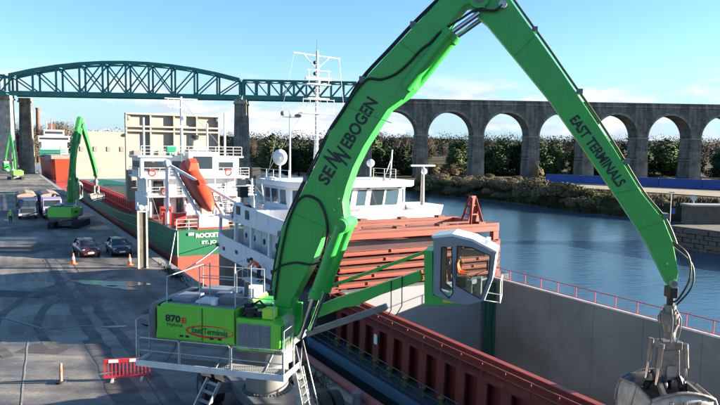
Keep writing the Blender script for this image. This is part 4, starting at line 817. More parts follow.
m_ = MB(); m_.tube([(1.62, -2.4, 2.34), (1.62, -2.4, 3.95), (1.62, -1.5, 3.95), (1.62, -1.5, 2.34)], .024, 6); m_.tube([(1.62, -2.4, 3.1), (1.62, -1.5, 3.1)], .018, 6); m_.build('railing', 'galv', walk)
for pts in ([(-3.4, -1.35, 4.36), (-3.4, -1.35, 5.3), (-3.4, 1.35, 5.3), (-3.4, 1.35, 4.36)], [(-3.4, 1.35, 5.25), (-.7, 1.35, 5.25), (-.7, 1.35, 4.36)], [(-2.05, -1.38, 4.36), (-2.05, -1.38, 5.75), (-2.05, -.6, 5.75), (-2.05, -.6, 4.36)], [(-.64, -1.38, 4.02), (-.64, -1.38, 5.95), (-.64, -.62, 5.95)], [(-3.4, 1.35, 4.85), (-.7, 1.35, 4.85)], [(-2.0, 1.35, 4.36), (-2.0, 1.35, 5.25)], [(-2.05, -1.38, 4.95), (-.64, -1.38, 4.95)], [(-2.05, -1.38, 5.35), (-.64, -1.38, 5.35)], [(-1.35, .2, 4.36), (-1.35, .2, 5.35), (-.75, .2, 5.6), (-.75, .2, 4.36)], [(.86, -1.4, 3.96), (.86, -1.4, 4.75), (.1, -1.4, 4.75), (-.62, -1.4, 4.75)]):
    MB().tube(pts, .02, 6).build('roof_railing', 'galv', mh)
# stair at the front of the walkway and the ladder on the chassis
st_ = MB()
for y in (-1.75, -1.05): st_.bar((1.75, y, 2.34), (2.25, y, -.0), .05, .16, (1, 0, 0)); st_.tube([(1.72, y, 2.34), (1.80, y, 3.3), (2.4, y, .95), (2.4, y, .3)], .022, 6)
stair = st_.build('stair', 'galv', mh)
tr = MB(); tr.box(-.14, .14, -1.72, -1.08, -.015, .015); tr = tr.mesh('tread', 'galv')
for k in range(8): piece('tread', tr, (1.80+k*.06, 0, 2.1-k*.27), stair)
LF = radians(12)
ld = MB(); la = Vector((-1.75, -.9, 1.42)); lb_ = Vector((-2.15, -1.75, .0)); sd_ = Vector((.9, -.42, 0)).normalized()*.36
for s_ in (-1, 1): ld.bar(la+sd_*s_, lb_+sd_*s_, .06, .12)
ladder = ld.build('ladder', 'galv', mh)
for k in range(5): c = la.lerp(lb_, (k+.4)/5); MB().bar(c-sd_, c+sd_, .16, .03).build('tread', 'galv', ladder)
# cab arm and cab on the far side
y0, y1 = .62, 1.02
ra = tri_prism([(1.45, 3.95), (2.4, 4.42), (5.62, 5.70), (5.72, 5.34), (4.2, 4.72), (3.5, 4.36), (3.2, 4.22), (2.9, 4.16), (1.58, 3.58)], y0, y1); arm = ra.build('cab_arm', 'boom_green', mh, bevel=.02)
MB().bar((1.3, (y0+y1)/2, 2.98), (4.4, (y0+y1)/2, 4.26), .3, .22).build('parallel_link', 'machine_grey', mh, bevel=.02)
MB().bar((1.5, .75, 4.58), (5.75, .75, 6.36), .12, .12).build('tie_rod', 'boom_green', mh)
MB().cyl((3.3, .8, 4.3), (3.3, 1.2, 4.3), .12, n=12).build('pin', 'galv', arm)
for x, z in ((5.0, 5.3), (4.6, 5.1)): MB().tube([(x, .6, z+.2), (x+.02, .58, z-.9), (x-.2, .58, z-1.3)], .02, 5).build('cable', 'black', arm)
mt = MB(); mt.prism([(5.78, 6.46), (6.10, 6.46), (6.14, 4.86), (7.28, 4.86), (7.08, 4.56), (5.84, 4.46)], .60, 2.05); mt.build('cab_mount', 'boom_green', mh, bevel=.02)
MB().box(6.5, 6.95, .588, .60, 4.62, 4.72).build('warning_label', 'yellow', mh)
out = [(6.12, 6.91), (6.20, 4.90), (6.93, 4.64), (7.39, 4.62), (7.94, 4.80), (8.2, 5.59), (8.31, 6.49), (7.5, 6.86), (6.8, 7.0)]
cY0, cY1 = .55, 2.0
cabt = MB(); cabt.box(6.14, 6.2, cY0+.02, cY1-.02, 4.9, 6.9)      # rear wall
cabt.prism([(6.18, 4.92), (6.93, 4.66), (7.39, 4.64), (7.94, 4.82), (7.9, 4.90), (7.38, 4.72), (6.95, 4.74), (6.2, 5.0)], cY0+.02, cY1-.02); cab = cabt.build('cab', 'cab_grey', mh)
def side_frame(y):
    wr = [(6.42, 6.62), (6.78, 6.66), (6.86, 5.0), (6.74, 4.80), (6.42, 5.06)]; wb = [(6.98, 6.69), (7.47, 6.66), (8.12, 6.41), (8.08, 5.66), (7.84, 4.86), (6.97, 5.28)]
    mb = MB()
    for P in ([(6.12, 6.91), (6.8, 7.0), (7.5, 6.86), (8.31, 6.49), wb[2], wb[1], wb[0], wr[1], wr[0]], [(6.12, 6.91), wr[0], wr[4], (6.20, 4.90)], [(6.20, 4.90), wr[4], wr[3], wr[2], wr[1], wb[0], wb[5], wb[4], (7.94, 4.80), (7.39, 4.62), (6.93, 4.64)], [(8.31, 6.49), (8.2, 5.59), (7.94, 4.80), wb[4], wb[3], wb[2]]):
        t_ = tri_prism(P, y-.03, y+.03); mb.add(t_.v, t_.f)
    mb.build('side_frame', 'cab_grey', cab)
    for w in (wr, wb):
        gp = MB(); gp.prism(w, y-.006, y+.006); gp.build('window', 'cab_glass', cab)
        sl_ = MB(); sl_.tube([(p[0], y-.03, p[1]) for p in w+[w[0]]], .022, 5); sl_.build('window_seal', 'black', cab)
side_frame(cY0); side_frame(cY1)
MB().prism([(6.10, 6.91), (6.8, 7.01), (7.5, 6.87), (8.36, 6.49), (8.36, 6.57), (7.52, 6.97), (6.8, 7.12), (6.05, 7.0)], cY0-.04, cY1+.04).build('cab_roof', 'white', cab, bevel=.02)
fg2 = MB(); fg2.prism([(8.29, 6.47), (8.19, 5.59), (7.94, 4.84), (7.955, 4.83), (8.21, 5.58), (8.31, 6.47)], cY0+.03, cY1-.03); fg2.build('windscreen', 'cab_glass', cab)
for y in (cY0, cY1): MB().tube([(8.30, y, 6.48), (8.21, y, 5.59), (7.95, y, 4.82)], .03, 6).build('front_pillar', 'white', cab)
m_ = MB(); m_.box(6.98, 7.95, cY0+.1, cY0+.14, 6.36, 6.56); m_.build('sun_blind', 'tarp_beige', cab)
m_ = MB(); m_.tube([(8.0, .6, 4.8), (8.5, .6, 4.75), (8.5, 1.9, 4.75), (8.0, 1.9, 4.8)], .02, 6); m_.tube([(8.5, .6, 4.75), (8.5, .6, 5.5), (8.5, 1.9, 5.5), (8.5, 1.9, 4.75)], .016, 6); m_.build('front_guard', 'rail_white', cab)
for y_ in (cY0-.12, cY1+.12): MB().box(8.02, 8.08, y_-.08, y_+.08, 5.9, 6.25).build('mirror', 'black', cab)
for y_ in (.8, 1.75): MB().box(7.9, 8.05, y_-.08, y_+.08, 6.76, 6.9).build('work_light', 'headlight', cab)
MB().tube([(6.92, cY0-.06, 5.55), (6.92, cY0-.1, 5.6), (6.92, cY0-.1, 6.1), (6.92, cY0-.06, 6.15)], .015, 6).build('grab_handle', 'black', cab); MB().tube([(8.26, .9, 6.2), (8.16, 1.2, 5.4)], .012, 5).build('wiper', 'black', cab)
se = MB(); se.box(6.75, 7.25, 1.05, 1.55, 5.1, 5.3); se.hexa([(6.62, 1.05, 5.3), (6.78, 1.05, 5.3), (6.78, 1.55, 5.3), (6.62, 1.55, 5.3), (6.5, 1.08, 6.1), (6.64, 1.08, 6.1), (6.64, 1.52, 6.1), (6.5, 1.52, 6.1)]); se.build('seat', 'black', cab, bevel=.03)
co_ = MB(); co_.box(7.3, 7.5, .75, .95, 4.9, 5.45); co_.tube([(7.4, .85, 5.4), (7.5, .85, 5.6)], .03, 6); co_.box(7.65, 7.8, 1.0, 1.5, 4.9, 5.5); co_.build('console', 'machine_grey', cab)
sj = standing()
sit = {'pelvis': ((0, 0, .10), .13), 'spine': ((.02, 0, .28), .125), 'chest': ((.05, 0, .48), (.13, .17)), 'neck': ((.06, 0, .66), .058), 'head': ((.10, 0, .80), .098), 'crown': ((.09, 0, .88), .085),
       'shoL': ((.05, .19, .56), .066), 'elbL': ((.14, .25, .30), .05), 'wriL': ((.38, .22, .28), .036), 'hanL': ((.46, .21, .28), .032), 'shoR': ((.05, -.19, .56), .066), 'elbR': ((.14, -.25, .30), .05), 'wriR': ((.38, -.24, .28), .036), 'hanR': ((.46, -.24, .28), .032),
       'hipL': ((.08, .10, .08), .10), 'kneL': ((.48, .13, .10), .07), 'ankL': ((.55, .13, -.26), .048), 'toeL': ((.70, .13, -.30), .036), 'hipR': ((.08, -.10, .08), .10), 'kneR': ((.48, -.13, .10), .07), 'ankR': ((.55, -.13, -.26), .048), 'toeR': ((.70, -.13, -.30), .036)}
op = person(HF, (6.85, 1.3, 5.32), 'person', 'seated operator in an orange jacket inside the elevated grey cab', sit, BONES, ['trouser', 'orange_cloth', 'skin', 'black'], face_dir=(1, 0, -.2))
fingers(op, (6.85, 1.3, 5.32), sit['wriL'][0], sit['hanL'][0]); fingers(op, (6.85, 1.3, 5.32), sit['wriR'][0], sit['hanR'][0])

# ------------------------------------------------------------------ clamshell grab hanging from the stick
GF = Frame(HF.m @ Vector((13.84, 0, 0)), radians(4))
gb = GF.thing('clamshell_grab', 'worn steel clamshell grab hanging from the green stick over the open hold', 'grab', (0, 0, 1.4))
m_ = MB(); m_.cyl((0, 0, 5.75), (0, 0, 5.25), .14, n=12); m_.box(-.16, .16, -.22, .22, 5.55, 5.9); m_.build('suspension_link', 'black', gb, bevel=.02)
m_ = MB(); m_.cyl((0, 0, 5.05), (0, 0, 5.3), .22, n=16); m_.cyl((0, 0, 4.72), (0, 0, 5.05), .36, .36, n=20); m_.cyl((0, 0, 4.45), (0, 0, 4.72), .27, .34, n=18); m_.cyl((0, 0, 4.2), (0, 0, 4.45), .24, n=14); m_.build('rotator', 'grab_steel', gb)
for a in (.3, 1.7, 2.9, 4.4, 5.4): MB().tube([(.2*cos(a), .2*sin(a), 5.2), (.42*cos(a), .42*sin(a), 4.9), (.40*cos(a), .40*sin(a), 4.5), (.3*cos(a), .3*sin(a), 4.1)], .03, 6).build('hose', 'machine_grey', gb)
fm_ = MB(); fm_.box(-.44, .44, -.26, .26, 3.85, 4.12); fm_.hexa([(-.40, -.26, 2.85), (.40, -.26, 2.85), (.40, .26, 2.85), (-.40, .26, 2.85), (-.36, -.22, 3.85), (.36, -.22, 3.85), (.36, .22, 3.85), (-.36, .22, 3.85)]); fm_.build('head_frame', 'grab_steel', gb, bevel=.03)
MB().box(-.2, .2, -.33, -.29, 3.0, 3.35).build('maker_plate', 'grab_bright', gb)
for sx in (-1, 1):
    for y in (-.36, .36):
        c = MB(); c.cyl((sx*.48, y, 4.1), (sx*.56, y, 3.3), .10, n=12); cc = c.build('grab_cylinder', 'grab_steel', gb); MB().cyl((sx*.56, y, 3.35), (sx*.64, y, 2.75), .06, n=10).build('piston_rod', 'chrome', cc)
    for y in (-.33, .33):
        k = MB(); k.sphere((sx*.40, y*1.35, 2.72), .2, 10, 8, (1, .7, 1)); k.bar((sx*.3, y, 3.0), (sx*.5, y*1.9, 2.35), .2, .2); k.build('pivot_lug', 'black', gb)
for s_ in (-1, 1):       # two shells, opening along local Y
    prof = [(.03, 1.30), (.42, 1.33), (.80, 1.50), (1.08, 1.80), (1.22, 2.15), (1.24, 2.48)]
    wid = [1.62, 1.62, 1.62, 1.56, 1.42, 1.26]; nx_ = 12
    sh = MB(); vs = []; n = len(prof)
    for th in (0, .06):
        for (y, z), w in zip(prof, wid):
            for i in range(nx_+1):
                u = i/nx_*2-1; lift = .26*(1-u*u)*max(0, (z-1.8)/.68); vs.append((u*w, s_*max(.02, y-th-.10*(abs(u)**4)*(z > 1.4)), z+lift+th*.6*(z < 1.7)))
    m_n = nx_+1; fs_ = []
    for k in (0, n*m_n):
        for j in range(n-1):
            for i in range(nx_): fs_.append((k+j*m_n+i, k+j*m_n+i+1, k+(j+1)*m_n+i+1, k+(j+1)*m_n+i))
    for i in range(nx_): fs_.append(((n-1)*m_n+i, (n-1)*m_n+i+1, n*m_n+(n-1)*m_n+i+1, n*m_n+(n-1)*m_n+i)); fs_.append((i, i+1, n*m_n+i+1, n*m_n+i))
    sh.add(vs, fs_, True); shell = sh.build('shell', 'grab_bright', gb)
    for sx in (-1, 1):
        e = MB(); P = [(s_*max(.02, y-(.10 if z > 1.4 else 0)), z) for y, z in prof]+[(s_*.03, 2.62)]; ne = len(P); ww = wid+[1.22]
        e.add([(sx*w_, y, z) for (y, z), w_ in zip(P, ww)]+[(sx*(w_-.06), y, z) for (y, z), w_ in zip(P, ww)], [tuple(range(ne)), tuple(range(2*ne-1, ne-1, -1))]+[(i, (i+1) % ne, ne+(i+1) % ne, ne+i) for i in range(ne)]); e.build('end_plate', 'grab_bright', shell)
        MB().tube([(sx*(w_+.02), y, z) for (y, z), w_ in list(zip(P, ww))[3:]], .05, 6).build('edge_bar', 'grab_steel', shell)
    rb = MB(); rb.tube([(u*1.26, s_*(1.24-.10*abs(u)**4), 2.50+.26*(1-u*u)) for u in [k/6-1 for k in range(13)]], .06, 6); rb.build('rim', 'grab_steel', shell)
    for x in (-.55, 0, .55): r_ = MB(); r_.tube([(x*(1.0 if z > 2 else .55), s_*(y+.03), z) for y, z in prof[1:]], .07, 6); r_.build('rib', 'grab_steel', shell)
    for x in (-.45, .45): MB().bar((x, s_*.15, 2.85), (x*1.7, s_*1.2, 2.55), .14, .22).build('shell_arm', 'grab_steel', shell)
    cg = MB(); r = random.Random(4); nx, ny = 14, 6; vs = [(lerp(-1.24, 1.24, i/nx), s_*lerp(.02, 1.12, j/ny), 2.2+.13*sin(i*1.1+j)+r.uniform(-.05, .05)-.10*(j == ny)) for i in range(nx+1) for j in range(ny+1)]
    cg.add(vs, [(i*(ny+1)+j, i*(ny+1)+j+1, (i+1)*(ny+1)+j+1, (i+1)*(ny+1)+j) for i in range(nx) for j in range(ny)], True); cg.build('cargo_heap', 'cargo', shell)

# ------------------------------------------------------------------ the red and white cargo ship alongside (open hold, stacked hatch covers, white wheelhouse)
def qb(mb, s0, s1, t0, t1, z0, z1): return mb.box(-max(s0, s1), -min(s0, s1), t0, t1, z0, z1)
sh1 = QF.thing('cargo_ship', 'coaster with dark red hold coaming and white wheelhouse moored in the foreground', 'ship', q(12, 7.8, -3), 'cargo ships in the harbour')
hb = MB(); qb(hb, -42, 30.3, 1.0, 1.25, -6, .12); qb(hb, -42, 30.3, 14.35, 14.6, -6, .12); qb(hb, -42, 30.2, 1.25, 14.35, -6, -5.2)
plan = [(30.3, 1.0), (44.6, 1.0), (46.4, 1.12), (47.3, 1.6), (47.55, 2.6), (47.55, 13.0), (47.3, 14.0), (46.4, 14.48), (44.6, 14.6), (30.3, 14.6)]
hb.prism([(-s, t) for s, t in plan], -6, 2.55, 'z'); hb.build('hull', 'hull_dark', sh1)
d = MB(); qb(d, -42, 30.3, 1.25, 2.65, -.1, .10); qb(d, -42, 30.3, 13.4, 14.35, -.1, .10); d.build('deck', 'deck_blue', sh1)
d = MB(); qb(d, -42, 30.3, .93, 1.0, -.12, .30); qb(d, -42, 30.3, 1.0, 1.08, .12, .30); d.build('sheer_strake', 'sheer_blue', sh1)
d = MB(); qb(d, -42, 30.3, 2.65, 2.76, -.1, 2.47); nc = d.build('hatch_coaming', 'red_oxide', sh1)
d = MB(); qb(d, -42, 30.3, 13.12, 13.4, -5.2, 2.42); fc = d.build('hold_side', 'hold_grey', sh1); d = MB(); qb(d, -42, 30.3, 2.761, 2.80, -5.2, 2.40); d.build('hold_side', 'hold_grey', sh1)
d = MB(); qb(d, 30.0, 30.3, 2.80, 13.12, -5.2, 2.45); he = d.build('hold_bulkhead', 'hold_end', sh1)
for k in range(16): d = MB(); qb(d, 28.2-k*2.9, 28.22-k*2.9, 13.105, 13.125, -4.9, 2.4); d.build('weld_seam', 'hold_grey', fc)
for z_ in (-3.2, -.9, 1.1): d = MB(); qb(d, -42, 30.0, 13.107, 13.125, z_, z_+.02); d.build('weld_seam', 'hold_grey', fc)
d = MB(); qb(d, -42, 30.0, 2.80, 13.12, -5.2, -4.9); d.build('hold_floor', 'hold_grey', sh1)
d = MB(); qb(d, 29.93, 30.0, 8.6, 12.6, .35, .47); d.build('bulkhead_rail', 'cab_grey', he); d = MB(); qb(d, 29.9, 30.0, 12.0, 12.1, -2.5, 2.0); d.build('pipe', 'cab_grey', he); d = MB(); qb(d, 29.95, 30.0, 3, 13.1, -1.2, -1.1); d.build('bulkhead_rail', 'cab_grey', he)
d = MB(); qb(d, -42, 30.3, 2.60, 2.84, 2.471, 2.52); d.build('coaming_flange', 'coam_top', nc); d = MB(); qb(d, -42, 30.3, 2.06, 2.64, 1.90, 1.96); d.build('coaming_walkway', 'red_oxide', nc)
d = MB(); qb(d, -42, 30.3, 13.06, 13.18, 2.421, 2.50); d.build('rim_plate', 'rail_white', fc); d = MB(); qb(d, -42, 30.3, 13.18, 13.5, 2.421, 2.47); d.build('rim_plate', 'red_oxide', fc)
d = MB(); qb(d, -42, 30.3, 2.32, 2.65, 1.72, 1.80); d.build('coaming_ledge', 'red_oxide', nc)
stf = MB(); stf.hexa([(-.27, 2.28, .1), (.27, 2.28, .1), (.27, 2.36, .1), (-.27, 2.36, .1), (-.27, 2.34, 1.72), (.27, 2.34, 1.72), (.27, 2.42, 1.72), (-.27, 2.42, 1.72)]); stf.box(-.03, .03, 2.38, 2.65, .1, 1.72); stf = stf.mesh('stiffener', 'red_oxide')
vt = MB(); vt.cyl((0, 1.95, .1), (0, 1.95, .42), .09, n=8); vt.sphere((0, 1.95, .46), .15, 8, 5, (1, 1, .6)); vt.box(-.14, .14, 1.85, 2.05, .1, .2); vt = vt.mesh('hatch_cleat', 'brass')
for k in range(46):
    s = 29.4-k*1.27; piece('stiffener', stf, (-s, 0, 0), nc)
    piece('hatch_cleat', vt, (-s+.62, 0, 0), nc)
MB().box(-25.6, -25.35, 2.22, 2.27, 1.05, 1.5).build('notice_plate', 'white_clean', nc)
railing(sh1, [q(30, 2.12, 1.96), q(-30, 2.12, 1.96)], .56, 'coam_top', 1.23, .030, 1, 'coaming_rail')
railing(sh1, [q(30, 13.3, 2.5), q(-20, 13.3, 2.5)], .56, 'barrier_red', 1.24, .022, 0, 'coaming_rail')
railing(sh1, [q(33, 1.12, .12), q(-30, 1.12, .12)], 1.0, 'hull_dark', 1.6, .022, 2, 'deck_rail')
# hull and poop: white bulwark with freeing ports
def bulw(ztop, z0=2.35):
    pts = [(s, t) for s, t in [(32.2, 1.0)]+plan[1:-1]+[(32.2, 14.6)]]; mb = MB(); n = len(pts); cx = Vector((40, 7.8)); vs = []
    for s, t in pts:
        p = Vector((s, t)); out = (p-cx).normalized(); o_ = p+Vector((0, -.06 if t < 7.8 else .06)) if s < 45 else p+out*.06; i_ = p-out*.06
        zt = 3.55+.40*max(0, (s-36)/11.5)**1.2; vs += [(-o_.x, o_.y, z0), (-o_.x, o_.y, zt), (-i_.x, i_.y, zt), (-i_.x, i_.y, z0)]
    mb.add(vs, [(4*i+a, 4*i+(a+1) % 4, 4*i+4+(a+1) % 4, 4*i+4+a) for i in range(n-1) for a in range(4)]+[(0, 1, 2, 3), (4*n-4, 4*n-1, 4*n-2, 4*n-3)]); return mb
bw1 = bulw(3.6).build('bulwark', 'white', sh1)
fp = MB(); fp.prism([(-.26, -.13), (.26, -.13), (.33, 0), (.26, .13), (-.26, .13), (-.33, 0)], .925, .97); fp = fp.mesh('freeing_port', 'black')
for s, z in ((46.3, 3.0), (44.6, 2.95), (41.8, 3.1), (39.4, 2.9), (35.2, 2.85)): piece('freeing_port', fp, (-s, -.01, z), bw1, None, (.85, 1, 1.0))
# superstructure
a_ = MB(); qb(a_, 36.6, 44.6, 2.4, 13.2, 2.55, 5.0); acc = a_.build('accommodation', 'white', sh1)
d = MB(); qb(d, 33.0, 46.6, 1.15, 14.45, 5.0, 5.12); bd = d.build('boat_deck', 'white', sh1)
pil = MB(); pil.hexa([(-.12, 1.05, 3.5), (.12, 1.05, 3.5), (.12, 1.25, 3.5), (-.12, 1.25, 3.5), (-.42, 1.2, 5.0), (-.18, 1.2, 5.0), (-.18, 1.4, 5.0), (-.42, 1.4, 5.0)]); pil = pil.mesh('stanchion', 'white')
for s in (46.2, 42.6, 39.4, 36.2): piece('stanchion', pil, (-s, 0, 0), bd)
w1 = MB(); w1.prism([(-42.2, 5.1), (-33.2, 5.1), (-33.2, 5.95), (-36, 6.05), (-42.2, 6.35)], 1.15, 1.23); wg = w1.build('wing_bulwark', 'white', sh1)
d = MB(); qb(d, 33.1, 33.2, 1.23, 4.0, 5.1, 5.95); d.build('wing_bulwark', 'white', sh1)
for s, z in ((40.2, 5.75), (42.0, 5.9)): m_ = MB(); qb(m_, s-.35, s+.35, 1.10, 1.15, z-.3, z+.28); m_.build('vent_panel', 'black', wg)
railing(sh1, [q(42.3, 1.2, 5.12), q(46.5, 1.2, 5.12), q(46.5, 14.4, 5.12)], 1.0, 'rail_white', 1.4, .02, 2, 'deck_rail')
hs1 = MB(); hs1.prism([(-43.0, 3.3), (-38.2, 3.3), (-37.2, 4.3), (-37.2, 11.0), (-38.2, 12.0), (-43.0, 12.0)], 5.12, 7.62, 'z'); wh = hs1.build('wheelhouse', 'white', sh1)
d = MB(); d.prism([(-43.4, 2.9), (-37.9, 2.9), (-36.5, 4.0), (-36.5, 11.4), (-37.9, 12.5), (-43.4, 12.5)], 7.62, 7.98, 'z'); rf1 = d.build('wheelhouse_roof', 'white_clean', sh1, bevel=.04)
def win(parent, quad, nrm, m='window_dark', fr='white', off=.02, name='window', fw=.06):
    n = Vector(nrm).normalized(); Q4 = [Vector(p) for p in quad]; c = sum(Q4, Vector())/4
    f = MB(); o = [c+(p-c)*(1+fw*2/max(.3, (p-c).length*1.4))+n*.0 for p in Q4]; f.hexa([p-n*.01 for p in o]+[p+n*off for p in o]); fo = f.build(name, fr, parent)
    g_ = MB(); g_.hexa([p-n*.005 for p in Q4]+[p+n*(off+.012) for p in Q4]); g_.build('pane', m, fo); return fo
# front windows (facing the hold, raked mullions)
X = -37.2
for t0, t1, m in ((4.55, 6.0, 'window_dark'), (6.1, 7.15, 'window_dark'), (7.5, 8.25, 'window_blue'), (8.55, 9.6, 'window_dark'), (9.7, 10.75, 'window_blue')):
    win(wh, [(X, t0+.0, 6.38), (X, t1-.08, 6.38), (X, t1+.10, 7.42), (X, t0+.15, 7.42)], (1, 0, 0), m)
win(wh, [(X, 6.95, 5.30), (X, 7.65, 5.30), (X, 7.85, 6.2), (X, 7.15, 6.2)], (1, 0, 0), 'machine_grey', 'rail_white', name='door')
for s0, s1 in ((42.6, 41.6), (41.3, 40.1), (39.8, 38.8)): win(wh, [(-s0, 3.3, 6.45), (-s1, 3.3, 6.45), (-s1-.15, 3.3, 7.4), (-s0-.15, 3.3, 7.4)], (0, -1, 0), 'window_blue')
win(wh, [(-38.1, 3.42, 6.4), (-37.35, 4.17, 6.4), (-37.35, 4.17, 7.42), (-38.1, 3.42, 7.42)], (.7, -.7, 0), 'window_blue')
win(wh, [(-38.1, 11.88, 6.4), (-37.35, 11.13, 6.4), (-37.35, 11.13, 7.42), (-38.1, 11.88, 7.42)], (.7, .7, 0), 'window_blue')
m_ = MB(); m_.box(-38.05, -37.21, 4.6, 10.6, 5.9, 6.3); m_.build('console', 'yellow', wh)
for t0, z0, z1 in ((4.5, 5.4, 6.1), (9.2, 5.15, 5.55)): m_ = MB(); m_.box(X-.01, X+.04, t0, t0+.4, z0, z1); m_.build('vent_panel', 'rail_white', wh)
w2 = MB(); w2.hexa([(-40.2, 12.0, 5.12), (-37.3, 12.0, 5.12), (-37.3, 14.3, 5.12), (-40.2, 14.3, 5.12), (-40.2, 12.0, 6.25), (-37.15, 12.0, 6.25), (-37.15, 14.55, 6.25), (-40.2, 14.55, 6.25)]); w2.build('bridge_wing', 'white', sh1, bevel=.03)
w3 = MB(); w3.hexa([(-40.2, 1.2, 5.12), (-38.4, 1.2, 5.12), (-38.4, 3.3, 5.12), (-40.2, 3.3, 5.12), (-40.2, 1.1, 6.2), (-38.3, 1.1, 6.2), (-38.3, 3.3, 6.2), (-40.2, 3.3, 6.2)]); w3.build('bridge_wing', 'white', sh1, bevel=.03)
lw = MB(); qb(lw, 36.0, 37.2, 3.6, 12.6, 5.12, 6.0); lw.build('front_bulwark', 'white', sh1)
for s, t, z in ((42.8, 2.6, 8.0), (44.2, 2.2, 6.6)): m_ = MB(); m_.box(-s-.3, -s+.3, t-.3, t+.3, z, z+.75); m_.cyl((-s, t, z-1.5), (-s, t, z), .04, n=6); m_.build('loudspeaker', 'black', sh1)
# masts and aerials
mm = MB(); b0 = q(38.6, 5.3, 7.98); mm.tube([b0, b0+Vector((0, 0, 8.4))], .14, 10, .08); mm.tube([b0+Vector((-.5, .0, 0)), b0+Vector((0, 0, 4.3))], .06, 6)
for dz, wd in ((4.35, 1.15), (5.3, .75), (6.2, .85)): mm.box(b0.x-.35, b0.x+.35, b0.y-wd, b0.y+wd, b0.z+dz, b0.z+dz+.06)
mast = mm.build('mast', 'white', sh1)
m_ = MB(); m_.tube([b0+Vector((0, -1.65, 8.15)), b0+Vector((0, 1.65, 8.0))], .045, 6); m_.build('yard', 'white', mast)
for dy in (-1, 1): MB().tube([b0+Vector((0, dy*.95, 8.1)), b0+Vector((0, 0, 7.2))], .03, 5).build('yard_brace', 'white', mast)
for dz in range(2, 26): MB().bar(b0+Vector((.12, -.14, dz*.3)), b0+Vector((.12, .14, dz*.3)), .02, .02).build('rung', 'rail_white', mast)
for dy, dz in ((-1.1, 4.4), (-.6, 4.4), (.6, 4.4), (1.1, 4.4), (-.7, 6.26), (.7, 6.26)): MB().tube([b0+Vector((.3, dy, dz)), b0+Vector((.3, dy, dz+.9))], .018, 5).build('rail_post', 'rail_white', mast)
m_ = MB(); m_.tube([b0+Vector((.3, -1.1, 5.25)), b0+Vector((.3, 1.1, 5.25))], .018, 5); m_.build('platform_rail', 'rail_white', mast); m_ = MB(); m_.tube([b0+Vector((.3, -.85, 7.1)), b0+Vector((.3, .85, 7.1))], .018, 5); m_.build('platform_rail', 'rail_white', mast)
m_ = MB(); m_.box(b0.x+.1, b0.x+.3, b0.y-.9, b0.y+.9, b0.z+6.5, b0.z+6.66); m_.cyl(b0+Vector((.2, 0, 6.3)), b0+Vector((.2, 0, 6.5)), .15, n=10); m_.build('radar_scanner', 'white_clean', mast)
for dz in (6.9, 7.6): MB().sphere(b0+Vector((.2, -.25, dz)), .12, 8, 6).build('navigation_light', 'black', mast)
MB().tube([b0+Vector((0, 0, 8.3)), b0+Vector((0, 0, 9.2))], .02, 5).build('aerial', 'black', mast)
for dy in (-1.6, 1.6): MB().tube([b0+Vector((0, dy, 8.1)), b0+Vector((-1, dy*1.9, .1))], .008, 4).build('stay', 'galv', mast)
p2 = q(39, 3.6, 7.98); m_ = MB(); m_.tube([p2, p2+Vector((0, 0, 4.5))], .075, 8, .05); m2 = m_.build('signal_pole', 'white', sh1)
m_ = MB(); m_.tube([p2+Vector((0, -.5, 4.1)), p2+Vector((0, .55, 4.1))], .03, 5); m_.build('yard', 'white', m2); MB().sphere(p2+Vector((0, -.5, 4.32)), .16, 8, 6).build('lamp', 'machine_grey', m2); MB().sphere(p2+Vector((0, .55, 4.2)), .18, 8, 6, (1, 1.4, .7)).build('lamp', 'machine_grey', m2)
p3 = q(40.2, 3.4, 7.98); m_ = MB(); m_.cyl(p3, p3+Vector((0, 0, 1.1)), .08, n=8); m_.sphere(p3+Vector((0, 0, 1.5)), .48, 14, 10, (1, 1, 1.12)); m_.build('satellite_dome', 'white_clean', sh1)
p4 = q(39.5, 9.9, 7.98); m_ = MB(); m_.cyl(p4, p4+Vector((0, 0, .9)), .05, n=8); m_.sphere(p4+Vector((0, 0, 1.15)), .28, 12, 8); m_.build('satellite_dome', 'white_clean', sh1)
for t_, dz in ((2.9, .3), (6.6, .35), (7.4, .25)): MB().sphere(q(40.5, t_, 8.05), dz, 10, 6, (1.4, 1.4, .6)).build('dome_vent', 'white_clean', sh1)
for t_ in (5.9, 6.3, 6.9): MB().tube([q(39, t_, 7.98), q(39, t_, 9.6)], .03, 5).build('aerial', 'white', sh1)
p5 = q(38.5, 10.9, 7.98); m_ = MB(); m_.tube([p5, p5+Vector((0, .15, 2.1))], .05, 6); m_.tube([p5+Vector((-.5, -.2, 0)), p5+Vector((0, .12, 1.6))], .03, 5); m_.build('aerial', 'rail_white', sh1)
p6 = q(37.7, 13.1, 6.25); m_ = MB(); m_.cyl(p6, p6+Vector((0, 0, 2.7)), .15, .11, 10); m6 = m_.build('wing_mast', 'cream', sh1)
m_ = MB(); m_.box(p6.x-.06, p6.x+.06, p6.y-1.0, p6.y+1.0, p6.z+2.7, p6.z+2.8); m_.build('yard', 'rail_white', m6); MB().sphere(p6+Vector((.15, 0, 2.35)), .22, 10, 8).build('searchlight', 'white_clean', m6)
railing(sh1, [q(43.2, 3.1, 7.98), q(38, 3.1, 7.98)], .7, 'rail_white', 1.3, .018, 1, 'roof_rail'); railing(sh1, [q(43.2, 12.3, 7.98), q(40, 12.3, 7.98)], .7, 'rail_white', 1.3, .018, 1, 'roof_rail')
